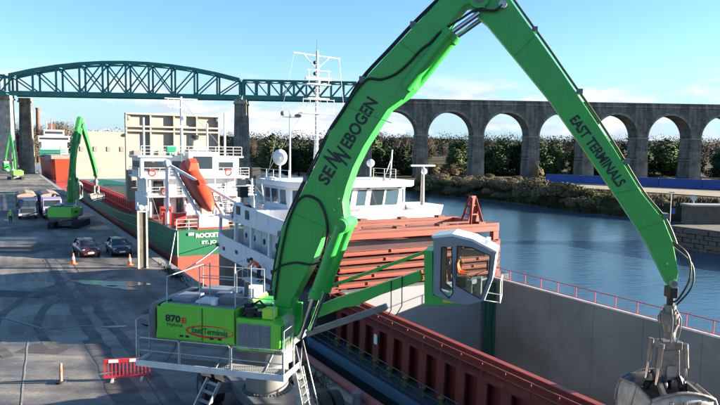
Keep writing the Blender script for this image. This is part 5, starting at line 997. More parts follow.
# poop clutter
m_ = MB(); m_.cyl(q(44.6, 1.7, 5.6), q(44.6, 2.9, 5.6), .42, n=14); m_.box(-45, -44.2, 1.6, 3.0, 5.12, 5.4); m_.build('red_winch', 'red_oxide', sh1)
m_ = MB(); m_.cyl(q(43.4, 1.6, 5.12), q(43.4, 1.6, 6.3), .33, n=12); m_.build('liferaft_canister', 'white_clean', sh1)
m_ = MB(); m_.box(-46.2, -45.4, 2.3, 3.6, 5.12, 5.7); m_.build('deck_locker', 'signal_green', sh1)
for t_, z_ in ((4.2, 5.6), (11.3, 5.6)): m_ = MB(); m_.tube([Vector((-37.1+.0, t_+.38*cos(a), z_+.38*sin(a))) for a in [2*pi*k/14 for k in range(15)]], .08, 6, caps=False); m_.build('lifebuoy', 'lifeboat_orange', wh)
for t_ in (4.3, 6.05, 8.4, 10.85): m_ = MB(); m_.box(-37.19, -37.05, t_-.08, t_+.08, 7.46, 7.6); m_.build('wiper_motor', 'machine_grey', wh)
for t_ in (5.2, 9.3): m_ = MB(); m_.sphere((-36.6, t_, 8.12), .14, 8, 6); m_.build('floodlight', 'headlight', rf1)
m_ = MB(); m_.tube([q(37.15, 4.15, 5.15), q(37.15, 4.15, 7.6)], .04, 6); m_.tube([q(37.15, 11.2, 5.15), q(37.15, 11.2, 7.6)], .04, 6); m_.build('drain_pipe', 'rail_white', wh)
for s_ in (44.0, 42.3, 40.4, 38.2): m_ = MB(); m_.cyl((-s_, 2.36, 3.9), (-s_, 2.42, 3.9), .2, n=12); m_.build('porthole', 'window_dark', acc)
m_ = MB(); m_.box(-41.6, -40.9, 2.36, 2.41, 2.6, 4.5); m_.build('door', 'rail_white', acc)
for k in range(7): m_ = MB(); m_.bar(q(42.9, 3.26, 5.4+k*.32), q(42.5, 3.26, 5.4+k*.32), .03, .03); m_.build('rung', 'rail_white', wh)
for a_, b_ in ((q(38.6, 5.3, 14), q(46.5, 3, 5.2)), (q(38.6, 5.3, 14), q(46.5, 12, 5.2))): m_ = MB(); m_.tube([a_, b_], .012, 4); m_.build('stay', 'galv', mast)
# hatch cover gantry
ga = QF.thing('hatch_gantry', 'red travelling hatch cover gantry spanning the hold before the white wheelhouse', 'gantry', q(32, 7.8, 2.47))
for s in (30.5, 34.6):
    m_ = MB(); qb(m_, s-.22, s+.22, 2.2, 13.7, 5.22, 5.72); bm_ = m_.build('cross_beam', 'hatch_orange', ga, bevel=.02)
    for t_ in (2.2, 13.3):
        m_ = MB(); qb(m_, s-.18, s+.18, t_, t_+.4, 2.75, 5.22); m_.build('leg', 'hatch_orange', ga)
    m_ = MB(); qb(m_, s-.27, s+.27, 2.25, 13.6, 5.56, 5.64); m_.build('beam_rib', 'hatch_top', bm_)
    for k in range(4): m_ = MB(); qb(m_, s-.25, s+.25, 3.4+k*2.9, 3.9+k*2.9, 5.72, 5.84); m_.build('beam_bracket', 'hatch_top', bm_)
for t_ in (2.2, 13.3):
    m_ = MB(); qb(m_, 30.7, 34.4, t_, t_+.4, 5.3, 5.68); m_.build('side_beam', 'hatch_orange', ga); m_ = MB(); qb(m_, 30.1, 35, t_-.1, t_+.45, 2.48, 2.8); m_.build('bogie', 'red_oxide', ga)
for t_ in (4.2, 7.0, 9.5): m_ = MB(); m_.tube([q(30.4, t_, 5.85), q(30.4, t_+1.9, 5.85)], .07, 6); m_.build('conduit', 'hatch_top', ga)
ap = q(30.8, 12.0, 7.25); m_ = MB()
for dx in (-.45, .45):
    for dy in (-.48, .48): m_.bar(Vector((ap.x+dx, ap.y+dy, 5.7)), Vector((ap.x+dx*.25, ap.y+dy*.28, ap.z)), .13, .13)
for z_ in (.35, .7): m_.box(ap.x-.45*(1-z_*.75), ap.x+.45*(1-z_*.75), ap.y-.48*(1-z_*.75), ap.y+.48*(1-z_*.75), 5.72+z_*1.5, 5.80+z_*1.5)
m_.box(ap.x-.14, ap.x+.14, ap.y-.16, ap.y+.16, ap.z-.12, ap.z+.12); m_.prism([(ap.y-.44, 5.72), (ap.y+.44, 5.72), (ap.y+.12, ap.z), (ap.y-.12, ap.z)], ap.x+.1, ap.x+.18, 'x'); m_.build('tripod_tower', 'hatch_orange', ga)
# the stack of hatch covers
labs = ['lowest orange red hatch cover of the stack resting on the hold coaming', 'second orange red hatch cover from the bottom of the stack', 'middle orange red hatch cover of the stack of five', 'fourth orange red hatch cover from the bottom of the stack', 'topmost rusty brown hatch cover of the stack under the gantry']
for k in range(5):
    z = 2.68+k*.43; dx = random.uniform(-.08, .06); t = QF.thing('hatch_cover', labs[k], 'hatch cover', q(32.6, 7.9, z), 'stacked hatch covers')
    c = MB(); c.box(-35.2, -30.06+dx, 2.62+random.uniform(-.06, .06), 13.55+random.uniform(-.08, .12), z+.06, z+.265); cv = c.build('panel', 'hatch_orange', t, bevel=.015)
    c = MB(); c.box(-35.2, -29.95+dx, 2.6, 13.5, z+.265, z+.295); c.build('top_plate', 'hatch_top', t)
    c = MB(); c.box(-35.2, -29.96+dx, 2.58, 13.52, z+.03, z+.07); c.build('bottom_flange', 'coam_top', t)
    for j in range(3): m_ = MB(); m_.box(-30.07+dx, -29.99+dx, 4.4+j*3.4+k*.35, 4.5+j*3.4+k*.35, z+.09, z+.26); m_.build('rib', 'hatch_orange', cv)
    for y_ in (2.45, 13.55): m_ = MB(); m_.box(-30.5, -30.2, y_, y_+.2, z+.1, z+.34); m_.build('wheel_block', 'hatch_top', t)
    for y_ in (2.9, 6.2, 9.6, 12.8): m_ = MB(); m_.box(-31, -30.3, y_, y_+.35, z-.148, z+.03); m_.build('spacer', 'hatch_top', t)
tp = MB(); n_ = 9; vs = []
for j in range(9):
    z = 2.2-j*.6
    for i in range(n_): vs.append((-29.75+.07*sin(i*2.4+j*.3), 12.25+i*.1+.02*sin(j), z))
tp.add(vs, [(j*n_+i, j*n_+i+1, (j+1)*n_+i+1, (j+1)*n_+i) for j in range(8) for i in range(n_-1)]); vs2 = len(tp.v); tpo = QF.solo(tp, 'tarpaulin', 'tarp_green', q(29.75, 12.6, -2.6), 'dark green tarpaulin hanging in the far corner of the open hold', 'tarpaulin')
sm_ = tpo.modifiers.new('solid', 'SOLIDIFY'); sm_.thickness = .03
# deckhand leaning over the bulwark
bj = {'pelvis': ((0, 0, .92), .13), 'spine': ((-.03, -.12, 1.08), .125), 'chest': ((-.05, -.28, 1.24), (.17, .12)), 'neck': ((-.05, -.42, 1.33), .058), 'head': ((-.05, -.52, 1.40), .098), 'crown': ((-.05, -.56, 1.47), .085),
      'shoL': ((-.23, -.32, 1.27), .068), 'elbL': ((-.33, -.50, 1.05), .05), 'wriL': ((-.27, -.66, .92), .036), 'hanL': ((-.25, -.70, .86), .032), 'shoR': ((.14, -.32, 1.27), .068), 'elbR': ((.26, -.50, 1.06), .05), 'wriR': ((.22, -.68, .95), .036), 'hanR': ((.20, -.73, .90), .032),
      'hipL': ((-.10, 0, .88), .10), 'kneL': ((-.12, -.08, .48), .068), 'ankL': ((-.12, .02, .09), .048), 'toeL': ((-.13, -.14, .035), .036), 'hipR': ((.10, 0, .88), .10), 'kneR': ((.12, -.05, .48), .068), 'ankR': ((.14, .10, .09), .048), 'toeR': ((.15, -.06, .035), .036)}
m_ = MB(); qb(m_, 34.6, 38.4, .15, .93, 1.95, 2.05); gwp = m_.build('gangway_landing', 'rail_white', sh1); railing(gwp, [q(38.4, .2, 2.05), q(37.4, .2, 2.05)], 1.0, 'rail_white', 1.0, .02, 1, 'landing_rail')
dk_ = q(36.5, .62, 2.05); dh = person(QF, tuple(dk_), 'person', 'deckhand in an orange jacket bending forward beside the white bulwark of the near ship', bj, BONES, ['trouser', 'orange_cloth', 'skin', 'black'], face_dir=(0, -1, -.3))
fingers(dh, dk_, bj['wriL'][0], bj['hanL'][0]); fingers(dh, dk_, bj['wriR'][0], bj['hanR'][0])

# ------------------------------------------------------------------ the green cargo ship astern
sh2 = QF.thing('cargo_ship', 'green hulled cargo ship with orange lifeboat on its stern moored farther along the quay', 'ship', q(98, 6.8, -3), 'cargo ships in the harbour')
def sheer(s): return 2.45-1.15*max(0, min(1, (s-68)/26))**.8+1.2*max(0, (s-138)/22)
hb = MB(); secs = []
for s in [59.6, 59.9, 61, 63, 66, 70, 76, 84, 92, 100, 110, 120, 130, 140, 147, 153, 158, 162]:
    w = 6.5*(1 if s < 145 else max(.06, 1-((s-145)/17.2)**1.7)); zt = sheer(s); n_in = .25 if s < 60.5 else 0; w -= n_in
    secs.append([Vector((-s, 7.5-w, zt)), Vector((-s, 7.5-w, -.55)), Vector((-s, 7.5-w*.99, -5)), Vector((-s, 7.5+w*.99, -5)), Vector((-s, 7.5+w, -.55)), Vector((-s, 7.5+w, zt))])
hb.loft(secs, smooth=False)
hull2 = hb.build('hull', ['ship_green', 'antifoul'], sh2)
af = MB(); af.loft([[p+Vector((.03 if i == 0 else 0, -.03 if p.y < 7.5 else .03, 0)) if p.z > -9 else p for p in [Vector((r_[1].x, r_[1].y, .10)), r_[1], r_[2], r_[3], r_[4], Vector((r_[4].x, r_[4].y, .10))]] for i, r_ in enumerate(secs)], smooth=False); af.build('boot_topping', 'antifoul', sh2)
m_ = MB(); m_.tube([Vector((-s, 7.5-6.5*(1 if s < 145 else max(.06, 1-((s-145)/17.2)**1.7))+(.25 if s < 60.5 else 0), sheer(s)+.02)) for s in (59.6, 60.6, 63, 66, 70, 76, 84, 92, 100, 110, 120, 130, 140, 147, 153, 158)], .06, 5); m_.build('bulwark_rail', 'ship_green', sh2)
m_ = MB(); m_.tube([Vector((-s, .94, sheer(s)-1.0)) for s in (61, 66, 70, 76, 84, 92, 100, 110, 120, 140)], .05, 5); m_.build('rubbing_strake', 'ship_green', sh2)
m_ = MB(); m_.tube([Vector((-59.55, 1.22, .1)), Vector((-59.55, 1.22, 2.4))], .04, 5); m_.build('corner_stripe', 'rail_white', sh2)
text('ROCKET I', sh2, (-59.55, 4.12, 1.95), 2.45, 0, 'text_white', .40, nrm='x+', bold=.03); text('ST. JO', sh2, (-59.55, 4.12, 1.25), 1.4, 0, 'text_white', .38, nrm='x+', bold=.03)
for t_ in (2.2, 9.0): m_ = MB(); m_.box(-59.58, -59.5, t_, t_+.5, 2.0, 2.25); m_.build('fairlead', 'white', sh2)
m_ = MB(); qb(m_, 60, 63.5, 3.2, 6.2, 2.45, 2.62); m_.build('stern_ramp_base', 'bright_red', sh2); m_ = MB(); qb(m_, 60.2, 60.4, 3.4, 6.2, 2.62, 3.6); m_.build('stern_locker', 'white', sh2)
m_ = MB(); qb(m_, 60, 145, 1.2, 13.8, .6, .72); m_.build('deck', 'antifoul', sh2)
m_ = MB(); qb(m_, 60.2, 74.5, 1.3, 13.7, 2.1, 2.40); m_.build('poop_deck', 'antifoul', sh2)
hc = MB(); qb(hc, 86, 148, 2.4, 2.6, .7, 3.2); qb(hc, 86, 148, 12.4, 12.6, .7, 3.2); hc2 = hc.build('hatch_coaming', 'lattice_red', sh2)
m_ = MB(); qb(m_, 86, 148, 2.6, 12.4, .7, 1.0); m_.build('hold_floor', 'hold_grey', sh2)
lt = MB(); lt.bar((0, 0, 0), (0, 0, 2.4), .14, .14); lt.bar((0, 0, .1), (1.6, 0, 2.3), .10, .10); lt.bar((0, -.05, 1.2), (0, .5, 1.2), .1, .1); lt = lt.mesh('lattice_frame', 'lattice_red')
for k in range(38): piece('lattice_frame', lt, (-147+k*1.6, 1.75, .75), hc2)
for z_ in (.9, 2.0, 3.12): m_ = MB(); qb(m_, 86, 147, 1.68, 1.82, z_, z_+.14); m_.build('lattice_chord', 'lattice_red', hc2)
# accommodation block
mS = lambda s_: s_+9.0
mT = lambda t_: .8+(t_-1.3)*1.2
def blk(s0, s1, t0, t1, z0, z1, m='white', nm='deckhouse'): m_ = MB(); qb(m_, mS(s0), mS(s1), mT(t0), mT(t1), z0, z1); return m_.build(nm, m, sh2)
blk(65.5, 74, 2.0, 11.6, 2.4, 4.7); blk(66, 74, 2.2, 11.4, 4.7, 6.6); up = blk(66.5, 74, 1.4, 12.0, 6.6, 6.75, nm='bridge_deck')
brd = blk(67.5, 73, 1.6, 11.2, 6.75, 8.95, nm='wheelhouse'); blk(67.2, 73.3, 1.3, 11.6, 8.95, 9.12, nm='wheelhouse_roof'); bw2 = blk(66.4, 68, 5.9, 8.8, 6.75, 9.6, nm='stair_house')
for t0, t1, z0, z1 in ((1.9, 4.1, 7.3, 8.5), (4.5, 5.6, 7.3, 8.5), (9.1, 10.6, 7.4, 8.4)): win(brd, [(-76.5, mT(t0), z0), (-76.5, mT(t1), z0), (-76.5, mT(t1), z1), (-76.5, mT(t0), z1)], (1, 0, 0))
win(bw2, [(-75.4, mT(6.3), 7.6), (-75.4, mT(8.2), 7.6), (-75.4, mT(8.2), 9.1), (-75.4, mT(6.3), 9.1)], (1, 0, 0))
win(brd, [(-81.5, mT(1.6), 7.4), (-77.3, mT(1.6), 7.4), (-77.3, mT(1.6), 8.5), (-81.5, mT(1.6), 8.5)], (0, -1, 0))
lo = blk(65.35, 65.5, 8.2, 11.4, 2.5, 4.6, nm='aft_bulkhead')
for t_, z_ in ((8.8, 3.4), (9.8, 3.4), (10.8, 3.4), (9.2, 5.6), (10.6, 5.6), (3.2, 3.3)): m_ = MB(); m_.cyl((-74.2 if z_ < 5 else -74.7, mT(t_), z_), (-74.38 if z_ < 5 else -75.02, mT(t_), z_), .2, n=10); m_.build('porthole', 'window_dark', lo)
for k, (t_, z_) in enumerate(((9.4, 2.9), (9.6, 5.2))): m_ = MB(); m_.box(-75.0 if z_ > 5 else -74.36, -74.93 if z_ > 5 else -74.3, mT(t_), mT(t_)+.75, z_-.4, z_+1.3); m_.build('door', 'rail_white', lo)
for pts, h in (([q(60.3, 1.3, 2.4), q(60.3, 13.8, 2.4)], 1.0), ([q(75, .95, 4.7), q(75, 13.6, 4.7)], 1.0), ([q(75.5, .95, 6.75), q(75.5, 13.6, 6.75)], 1.0), ([q(75.5, .95, 6.75), q(83, .95, 6.75)], 1.0), ([q(76.4, 1.2, 9.12), q(76.4, 13, 9.12)], 1.1)): railing(sh2, pts, h, 'rail_white', 1.1, .03, 2, 'deck_rail')
fn = blk(69.5, 71.5, 6.6, 8.6, 9.12, 9.9, 'machine_grey', 'funnel'); m_ = MB(); m_.tube([q(79.3, 7.8, 9.8), q(79.3, 7.8, 11.0), q(79.0, 8.0, 11.3)], .42, 12); m_.build('exhaust_pipe', 'cream', fn); MB().cyl(q(79.05, 7.95, 11.2), q(78.95, 8.05, 11.6), .46, n=12).build('exhaust_cap', 'black', fn)
m_ = MB(); m_.cyl(q(76.8, 4.6, 9.12), q(76.8, 4.6, 10.3), .42, n=10); m_.box(-77.3, -76.3, 4.1, 5.1, 9.6, 10.2); m_.build('vent_mushroom', 'signal_green', sh2)
b2 = q(77.5, 6.0, 9.12); m_ = MB(); m_.tube([b2, b2+Vector((0, 0, 6.9))], .2, 10, .12); m2_ = m_.build('mast', 'white', sh2)
for dz, wd in ((5.6, 1.6), (6.6, 1.9)): m_ = MB(); m_.box(b2.x-.12, b2.x+.12, b2.y-wd, b2.y+wd, b2.z+dz, b2.z+dz+.1); m_.build('yard', 'rail_white', m2_)
for dy in (-1.5, -.8, .9, 1.6): MB().tube([b2+Vector((0, dy, 5.6)), b2+Vector((0, dy, 6.7))], .04, 5).build('aerial', 'rail_white', m2_)
m_ = MB(); m_.sphere(b2+Vector((.3, .2, 4.4)), .3, 8, 6); m_.box(b2.x+.1, b2.x+.4, b2.y-.7, b2.y+.7, b2.z+3.3, b2.z+3.5); m_.build('radar_scanner', 'white_clean', m2_)
for t_, h in ((2.6, 4.5), (9.0, 4.0), (10.9, 5.4)): m_ = MB(); m_.tube([q(81, mT(t_), 9.1), q(81, mT(t_), 9.1+h)], .13, 8); m_.build('vent_post', 'white', sh2)
m_ = MB(); m_.cyl(q(74, 3.4, 2.4), q(74, 3.4, 6.6), .28, n=10); m_.build('vent_post', 'white', sh2); m_ = MB(); m_.cyl(q(74, 1.6, 2.4), q(74, 1.6, 6.6), .17, n=8); m_.build('stanchion', 'white', sh2); m_ = MB(); m_.cyl(q(74, 5.6, 2.4), q(74, 5.2, 6.6), .17, n=8); m_.build('stanchion', 'white', sh2)
for z_, s_ in ((4.62, 72.6), (6.62, 73.4)): m_ = MB(); qb(m_, s_, 75.2, 1.05, 13.5, z_, z_+.1); m_.build('deck_overhang', 'white', sh2)
for t_, w_, z0, z1 in ((2.0, 1.6, 2.6, 4.4), (4.6, 1.2, 2.6, 4.3), (7.2, .9, 2.5, 4.4), (12.2, .9, 2.5, 4.4), (2.2, 1.4, 4.9, 6.3), (5.2, .8, 4.8, 6.5), (12.0, 1.0, 4.9, 6.4)): m_ = MB(); m_.box(-74.44 if z0 < 4 else -74.96, -74.3 if z0 < 4 else -74.8, t_, t_+w_, z0, z1); m_.build('recess_shade_panel', 'window_dark', lo)  # dark panels on the wall stand in for the shade of open recesses
for t_ in (1.2, 3.4, 6.2, 8.8, 11.2, 13.3): m_ = MB(); m_.cyl(q(72.9, t_, 2.4), q(72.9, t_, 4.62), .09, n=8); m_.build('stanchion', 'white', sh2); m_ = MB(); m_.cyl(q(73.6, t_, 4.72), q(73.6, t_, 6.62), .08, n=8); m_.build('stanchion', 'white', sh2)
railing(sh2, [q(72.7, 1.2, 4.72), q(72.7, 13.4, 4.72)], 1.0, 'rail_white', 1.2, .03, 2, 'deck_rail')
for t_, z_ in ((3.0, 5.2), (8.0, 5.2), (11.0, 7.2), (2.2, 7.2)): m_ = MB(); m_.tube([q(72.6 if z_ < 6 else 75.4, t_+.36*cos(a), z_+.36*sin(a)) for a in [2*pi*k/12 for k in range(13)]], .09, 6, caps=False); m_.build('lifebuoy', 'bright_red', sh2)
for k in range(9): m_ = MB(); m_.bar(q(72.4-k*.17, 9.2, 4.5-k*.24), q(72.4-k*.17, 10.0, 4.5-k*.24), .12, .04); m_.build('ladder_tread', 'rail_white', sh2)
for t_ in (9.2, 10.0): m_ = MB(); m_.bar(q(72.6, t_, 4.65), q(70.9, t_, 2.4), .06, .12); m_.build('ladder_rail', 'rail_white', sh2)
for a_, b_ in ((q(77.5, 6.0, 15.6), q(61, 2, 2.6)), (q(77.5, 6.0, 15.6), q(61, 12.5, 2.6)), (q(74.5, 1.4, 6.4), q(68, 1.4, 2.6))): m_ = MB(); m_.tube([a_, b_], .03, 4); m_.build('stay', 'galv', sh2)
for (s_, t_, w_, d_, h_, mm_) in ((71, 2.2, 1.2, .9, 1.3, 'bright_red'), (70.5, 6.4, .9, .9, 1.0, 'cream'), (69.5, 10.8, 1.2, 1.4, 1.1, 'white'), (67.8, 8.6, .8, .8, .8, 'cover_grey'), (66.0, 11.6, 1.0, 1.0, 1.4, 'lifeboat_orange'), (64.0, 7.0, .7, .7, .9, 'white'), (68.5, 12.3, 1.0, .7, 1.2, 'machine_grey'), (62.5, 2.2, .6, .6, 1.0, 'machine_grey')): m_ = MB(); qb(m_, s_, s_+d_, t_, t_+w_, 2.4, 2.4+h_); m_.build('deck_locker', mm_, sh2, bevel=.05)
for s_, t_ in ((66.5, 6.6), (68.8, 7.6), (65.2, 9.9), (70.2, 4.6)): m_ = MB(); m_.tube([q(s_, t_, 2.4), q(s_, t_, 3.7), q(s_-.3, t_, 3.9), q(s_-.55, t_, 3.7)], .15, 8); m_.build('vent_pipe', 'white', sh2)
# ramp and crane boom
rp = MB()
for t_ in (3.2, 5.5): rp.bar(q(67.0, t_-.5, 7.6), q(60.6, t_+.5, 3.4), .22, .3)
for k in range(5): rp.bar(q(66.5-k*1.3, 2.8+k*.2, 7.1-k*.86), q(66.5-k*1.3, 5.1+k*.2, 7.1-k*.86), .12, .12)
rp.build('lifeboat_ramp', 'white', sh2)
m_ = MB(); m_.bar(q(64.8, 1.6, 8.4), q(60.8, 9.2, 3.6), .22, .26); m_.build('crane_boom', 'white', sh2); m_ = MB(); m_.cyl(q(64.9, 1.5, 2.4), q(64.9, 1.5, 8.6), .16, n=8); m_.build('crane_post', 'white', sh2); MB().sphere(q(64.9, 1.5, 8.5), .4, 8, 6).build('crane_head', 'rail_white', sh2)
m_ = MB(); m_.cyl(q(61.6, 8.3, 3.5), q(61.6, 9.2, 3.5), .6, n=14); m_.box(-62.2, -61, 8.1, 9.4, 2.4, 3.1); m_.build('winch', 'machine_grey', sh2)
m_ = MB(); m_.tube([q(61, 10.5, 2.4), q(62, 10.2, 6.5), q(61, 11.2, 6.5), q(60.6, 11.8, 2.4)], .08, 6); m_.build('davit', 'rail_white', sh2)
m_ = MB(); m_.box(-62.2, -60.9, 10.8, 12.2, 2.4, 3.5); m_.build('deck_locker', 'red_oxide', sh2); m_ = MB(); m_.box(-63.4, -62.4, 1.6, 2.7, 2.4, 3.8); m_.build('deck_locker', 'bright_red', sh2); m_ = MB(); m_.box(-66.3, -65.2, 1.35, 2.2, 2.4, 3.6); m_.build('deck_locker', 'bright_red', sh2); m_ = MB(); m_.tube([q(61.1, 6.7, 3.6), q(61.0, 6.9, 2.5)], .3, 8); m_.build('deck_buoy', 'hatch_top', sh2)
# free-fall lifeboat
lbt = QF.thing('lifeboat', 'orange enclosed free-fall lifeboat tilted on its ramp at the green ship stern', 'lifeboat', q(63.8, 4.4, 5.0))
A = q(66.9, 3.75, 8.35); B_ = q(60.9, 4.75, 4.0); ax = (B_-A).normalized(); sd2 = ax.cross(Vector((0, 0, 1))).normalized(); upv = sd2.cross(ax)
rg_ = []
for u, w, h0, h1 in ((0, .5, -.35, .6), (.06, .85, -.6, .9), (.3, 1.02, -.75, .95), (.65, 1.0, -.7, .85), (.86, .75, -.5, .66), (.96, .4, -.25, .4), (1, .1, -.05, .2)):
    c = A.lerp(B_, u); rg_.append([c+sd2*w*cos(a)+upv*((h1 if sin(a) > 0 else -h0)*sin(a)) for a in [2*pi*k/14 for k in range(14)]])
m_ = MB(); m_.loft(rg_); lh = m_.build('hull', 'lifeboat_orange', lbt)
c = A.lerp(B_, .2)+upv*1.0; m_ = MB(); m_.hexa([c-ax*.7-sd2*.6-upv*.2, c+ax*.7-sd2*.6-upv*.2, c+ax*.7+sd2*.6-upv*.2, c-ax*.7+sd2*.6-upv*.2, c-ax*.5-sd2*.42+upv*.55, c+ax*.3-sd2*.42+upv*.5, c+ax*.3+sd2*.42+upv*.5, c-ax*.5+sd2*.42+upv*.55]); m_.build('conning_tower', 'lifeboat_orange', lbt, bevel=.06)
for sg_ in (-1, 1): m_ = MB(); m_.tube([A.lerp(B_, u)+sd2*sg_*w for u, w in ((.02, .9), (.3, 1.18), (.65, 1.15), (.9, .8))], .06, 6); m_.build('fender_strip', 'black', lh)
m_ = MB(); m_.box(0, 0, 0, 0, 0, 0); c = A.lerp(B_, .55)+upv*.92; m_ = MB(); m_.hexa([c-ax*.4-sd2*.35, c+ax*.4-sd2*.35, c+ax*.4+sd2*.35, c-ax*.4+sd2*.35, c-ax*.35-sd2*.3+upv*.12, c+ax*.35-sd2*.3+upv*.12, c+ax*.35+sd2*.3+upv*.12, c-ax*.35+sd2*.3+upv*.12]); m_.build('hatch', 'hatch_orange', lbt)
# upright folding hatch covers
def upright_cover(name, label, s, z0, z1, t0, t1, m, ribs, marks=False):
    t = QF.thing(name, label, 'hatch cover', q(s, (t0+t1)/2, z0), 'folding hatch covers standing upright'); b = MB(); qb(b, s, s+.18, t0, t1, z0, z1); p = b.build('plate', m, t)
    if ribs:
        nv = 5
        for i in range(nv): r_ = MB(); tt = lerp(t0+.1, t1-.1, i/(nv-1)); qb(r_, s-.55, s, tt-.1, tt+.1, z0, z1); r_.build('web', m, t)
        for zz in (z0, lerp(z0, z1, .34), lerp(z0, z1, .79), lerp(z0, z1, .84), z1-.2): r_ = MB(); qb(r_, s-.65, s, t0, t1, zz, zz+.22); r_.build('girder', m, t)
        for i in range(nv-1):
            for j in (0, 1): r_ = MB(); tt = lerp(t0, t1, (i+.5)/(nv-1)); zz = lerp(z0, z1, .2+.34*j); qb(r_, s-.25, s, tt-.5, tt+.5, zz-.4, zz+.4); r_.build('stiffener_box', 'cover_grey', t)
    else:
        for i in range(4): r_ = MB(); tt = lerp(t0, t1, (i+.5)/4); qb(r_, s-.12, s, tt-.35, tt+.35, lerp(z0, z1, .58), lerp(z0, z1, .68)); r_.build('lifting_pad', 'cover_grey', t)
        for k, zz in enumerate((.12, .42, .72)): r_ = MB(); qb(r_, s-.3, s+.5, t1, t1+.9, lerp(z0, z1, zz), lerp(z0, z1, zz)+1.5); r_.build('hinge_arm', 'trailer_blue', t)
    for tt in (t0+.3, t1-.3): r_ = MB(); r_.sphere(q(s-.2, tt, z1-.6), .4, 8, 6); r_.build('hinge', 'machine_grey', t)
    return t
upright_cover('hatch_cover', 'upright ribbed cream hatch cover behind the wheelhouse of the green ship', 87, 3.2, 14.4, 1.2, 13.3, 'cream', True)
upright_cover('hatch_cover', 'tall plain cream hatch cover standing upright at the bow of the green ship', 150, 3.2, 13.4, 1.2, 12.0, 'cream', False)
# moored red ship far up river
sh3 = QF.thing('cargo_ship', 'far cargo ship with bright red hull and white superstructure at the quay end', 'ship', q(290, 8, -3), 'cargo ships in the harbour')
hb = MB(); secs = []
for s, w, zt in ((283, 3.6, 5.2), (284.5, 4.9, 5.1), (288, 5.4, 4.8), (296, 5.6, 4.4), (350, 5.6, 4.4), (357, 5.0, 4.8)):
    secs.append([Vector((-s, 9.8-w, zt)), Vector((-s-1.5, 9.8-w*.85, -4)), Vector((-s-1.5, 9.8+w*.85, -4)), Vector((-s, 9.8+w, zt))])
hb.loft(secs, smooth=False); hb.build('hull', 'ship_red', sh3)
m_ = MB(); qb(m_, 290, 334, 5.4, 14.2, 4.4, 6.6); m_.build('hatch_coaming', 'cover_grey', sh3)
for z0, z1, a, b_ in ((5, 9.4, 4, 15.6), (9.4, 12.3, 4.4, 15.2), (12.3, 15, 3.2, 16.4), (15, 17.8, 5.6, 14)):
    m_ = MB(); qb(m_, 336, 348, a, b_, z0, z1-.15); dh_ = m_.build('deckhouse', 'white', sh3); m_ = MB(); qb(m_, 335.4, 348.5, a-.4, b_+.4, z1-.15, z1); m_.build('deck_edge', 'white', sh3)
    if z1 > 13: m_ = MB(); qb(m_, 335.85, 336, a+.5, b_-.5, z0+.9, z1-.7); m_.build('window', 'window_dark', dh_)
for s, t_, h in ((340, 9, 6), (344, 7, 4), (292, 9, 6)): m_ = MB(); m_.tube([q(s, t_, 17.8 if s > 300 else 5), q(s, t_, 17.8+h if s > 300 else 5+h)], .22, 6); m_.build('mast', 'cream', sh3)
m_ = MB(); qb(m_, 344, 347, 8, 11, 17.8, 21); m_.build('funnel', 'hatch_top', sh3)
m_ = MB()
for k in range(4): qb(m_, 334.5, 335.2, 3.4, 14.6, 5.0+k*1.1, 5.5+k*1.1)
m_.build('accommodation_rails', 'signal_green', sh3)

# ------------------------------------------------------------------ other handlers, trailers, cars and small things
def far_handler(pos, ang, label, seen_text):
    pos = (pos[0], pos[1], -1.3); F2 = Frame(pos, ang); t = F2.thing('material_handler', label, 'material handler', (0, 0, 0), 'green material handlers on the quay')
    for ch in list(mh.children):
        nm = ch.name.split('.')[0]
        up_ = nm in ('boom', 'stick', 'boom_cylinder', 'stick_cylinder')
        if nm in ('boom', 'stick', 'boom_cylinder', 'stick_cylinder', 'cab_arm', 'tie_rod', 'cab_mount', 'cab', 'engine_house', 'cooler_house', 'counterweight', 'frame', 'slew_ring', 'boom_foot', 'roof', 'hydraulic_tank'):
            c = copy_tree(ch, t)
            if up_: c.matrix_basis = Matrix.Translation((.76, 0, 3.9)) @ Matrix.Rotation(radians(-8), 4, 'Y') @ Matrix.Translation((-.76, 0, -3.9)) @ Matrix.Diagonal((1, .62, 1, 1))
            if nm == 'counterweight': c.data = c.data.copy(); c.data.materials[0] = M['body_green']
            for g_ in list(c.children):
                if g_.name.split('.')[0] in ('lettering', 'grating_bar', 'ellipse_emblem'): bpy.data.objects.remove(g_)
    for y in (-1.5, 1.5):
        m_ = MB(); m_.prism([(-2.9, 1.55), (-2.5, 1.3), (2.5, 1.3), (2.9, 1.55), (2.9, 2.0), (2.5, 2.25), (-2.5, 2.25), (-2.9, 2.0)], y-.4, y+.4); m_.build('crawler_track', 'rubber', t)
    MB().box(-1.5, 1.5, -1.09, 1.09, 1.6, 2.3).build('chassis', 'machine_grey', t)
    if seen_text: text(seen_text, [c for c in t.children if c.name.startswith('engine_house')][0], Vector((-2.2, -1.53, 3.6)), 1.8, 0, 'text_dark', .3)
    t.scale = (.93, .93, .93); g2 = copy_tree(gb); g2.scale = (.8, .8, .8); g2.location = F2.m @ Vector((13.5*.93, 0, 7.75*.93-4.55*.8)); g2.rotation_euler = (0, 0, ang+.4); return g2
g2 = far_handler((-36.6, 81.5, 0), radians(97.5), 'second lime green material handler unloading the green hulled ship', 'SENNEBOGEN'); g2['label'] = 'dark clamshell grab hanging over the hold of the green hulled ship'; g2['group'] = 'clamshell grabs'; gb['group'] = 'clamshell grabs'; gb.scale = (.80, .88, .98)
g3 = far_handler((-104, 196, 0), radians(130), 'far lime green material handler at the left edge near the pale bridge pier', ''); g3['label'] = 'far clamshell grab hanging at the left edge near the pale bridge pier'; g3['group'] = 'clamshell grabs'

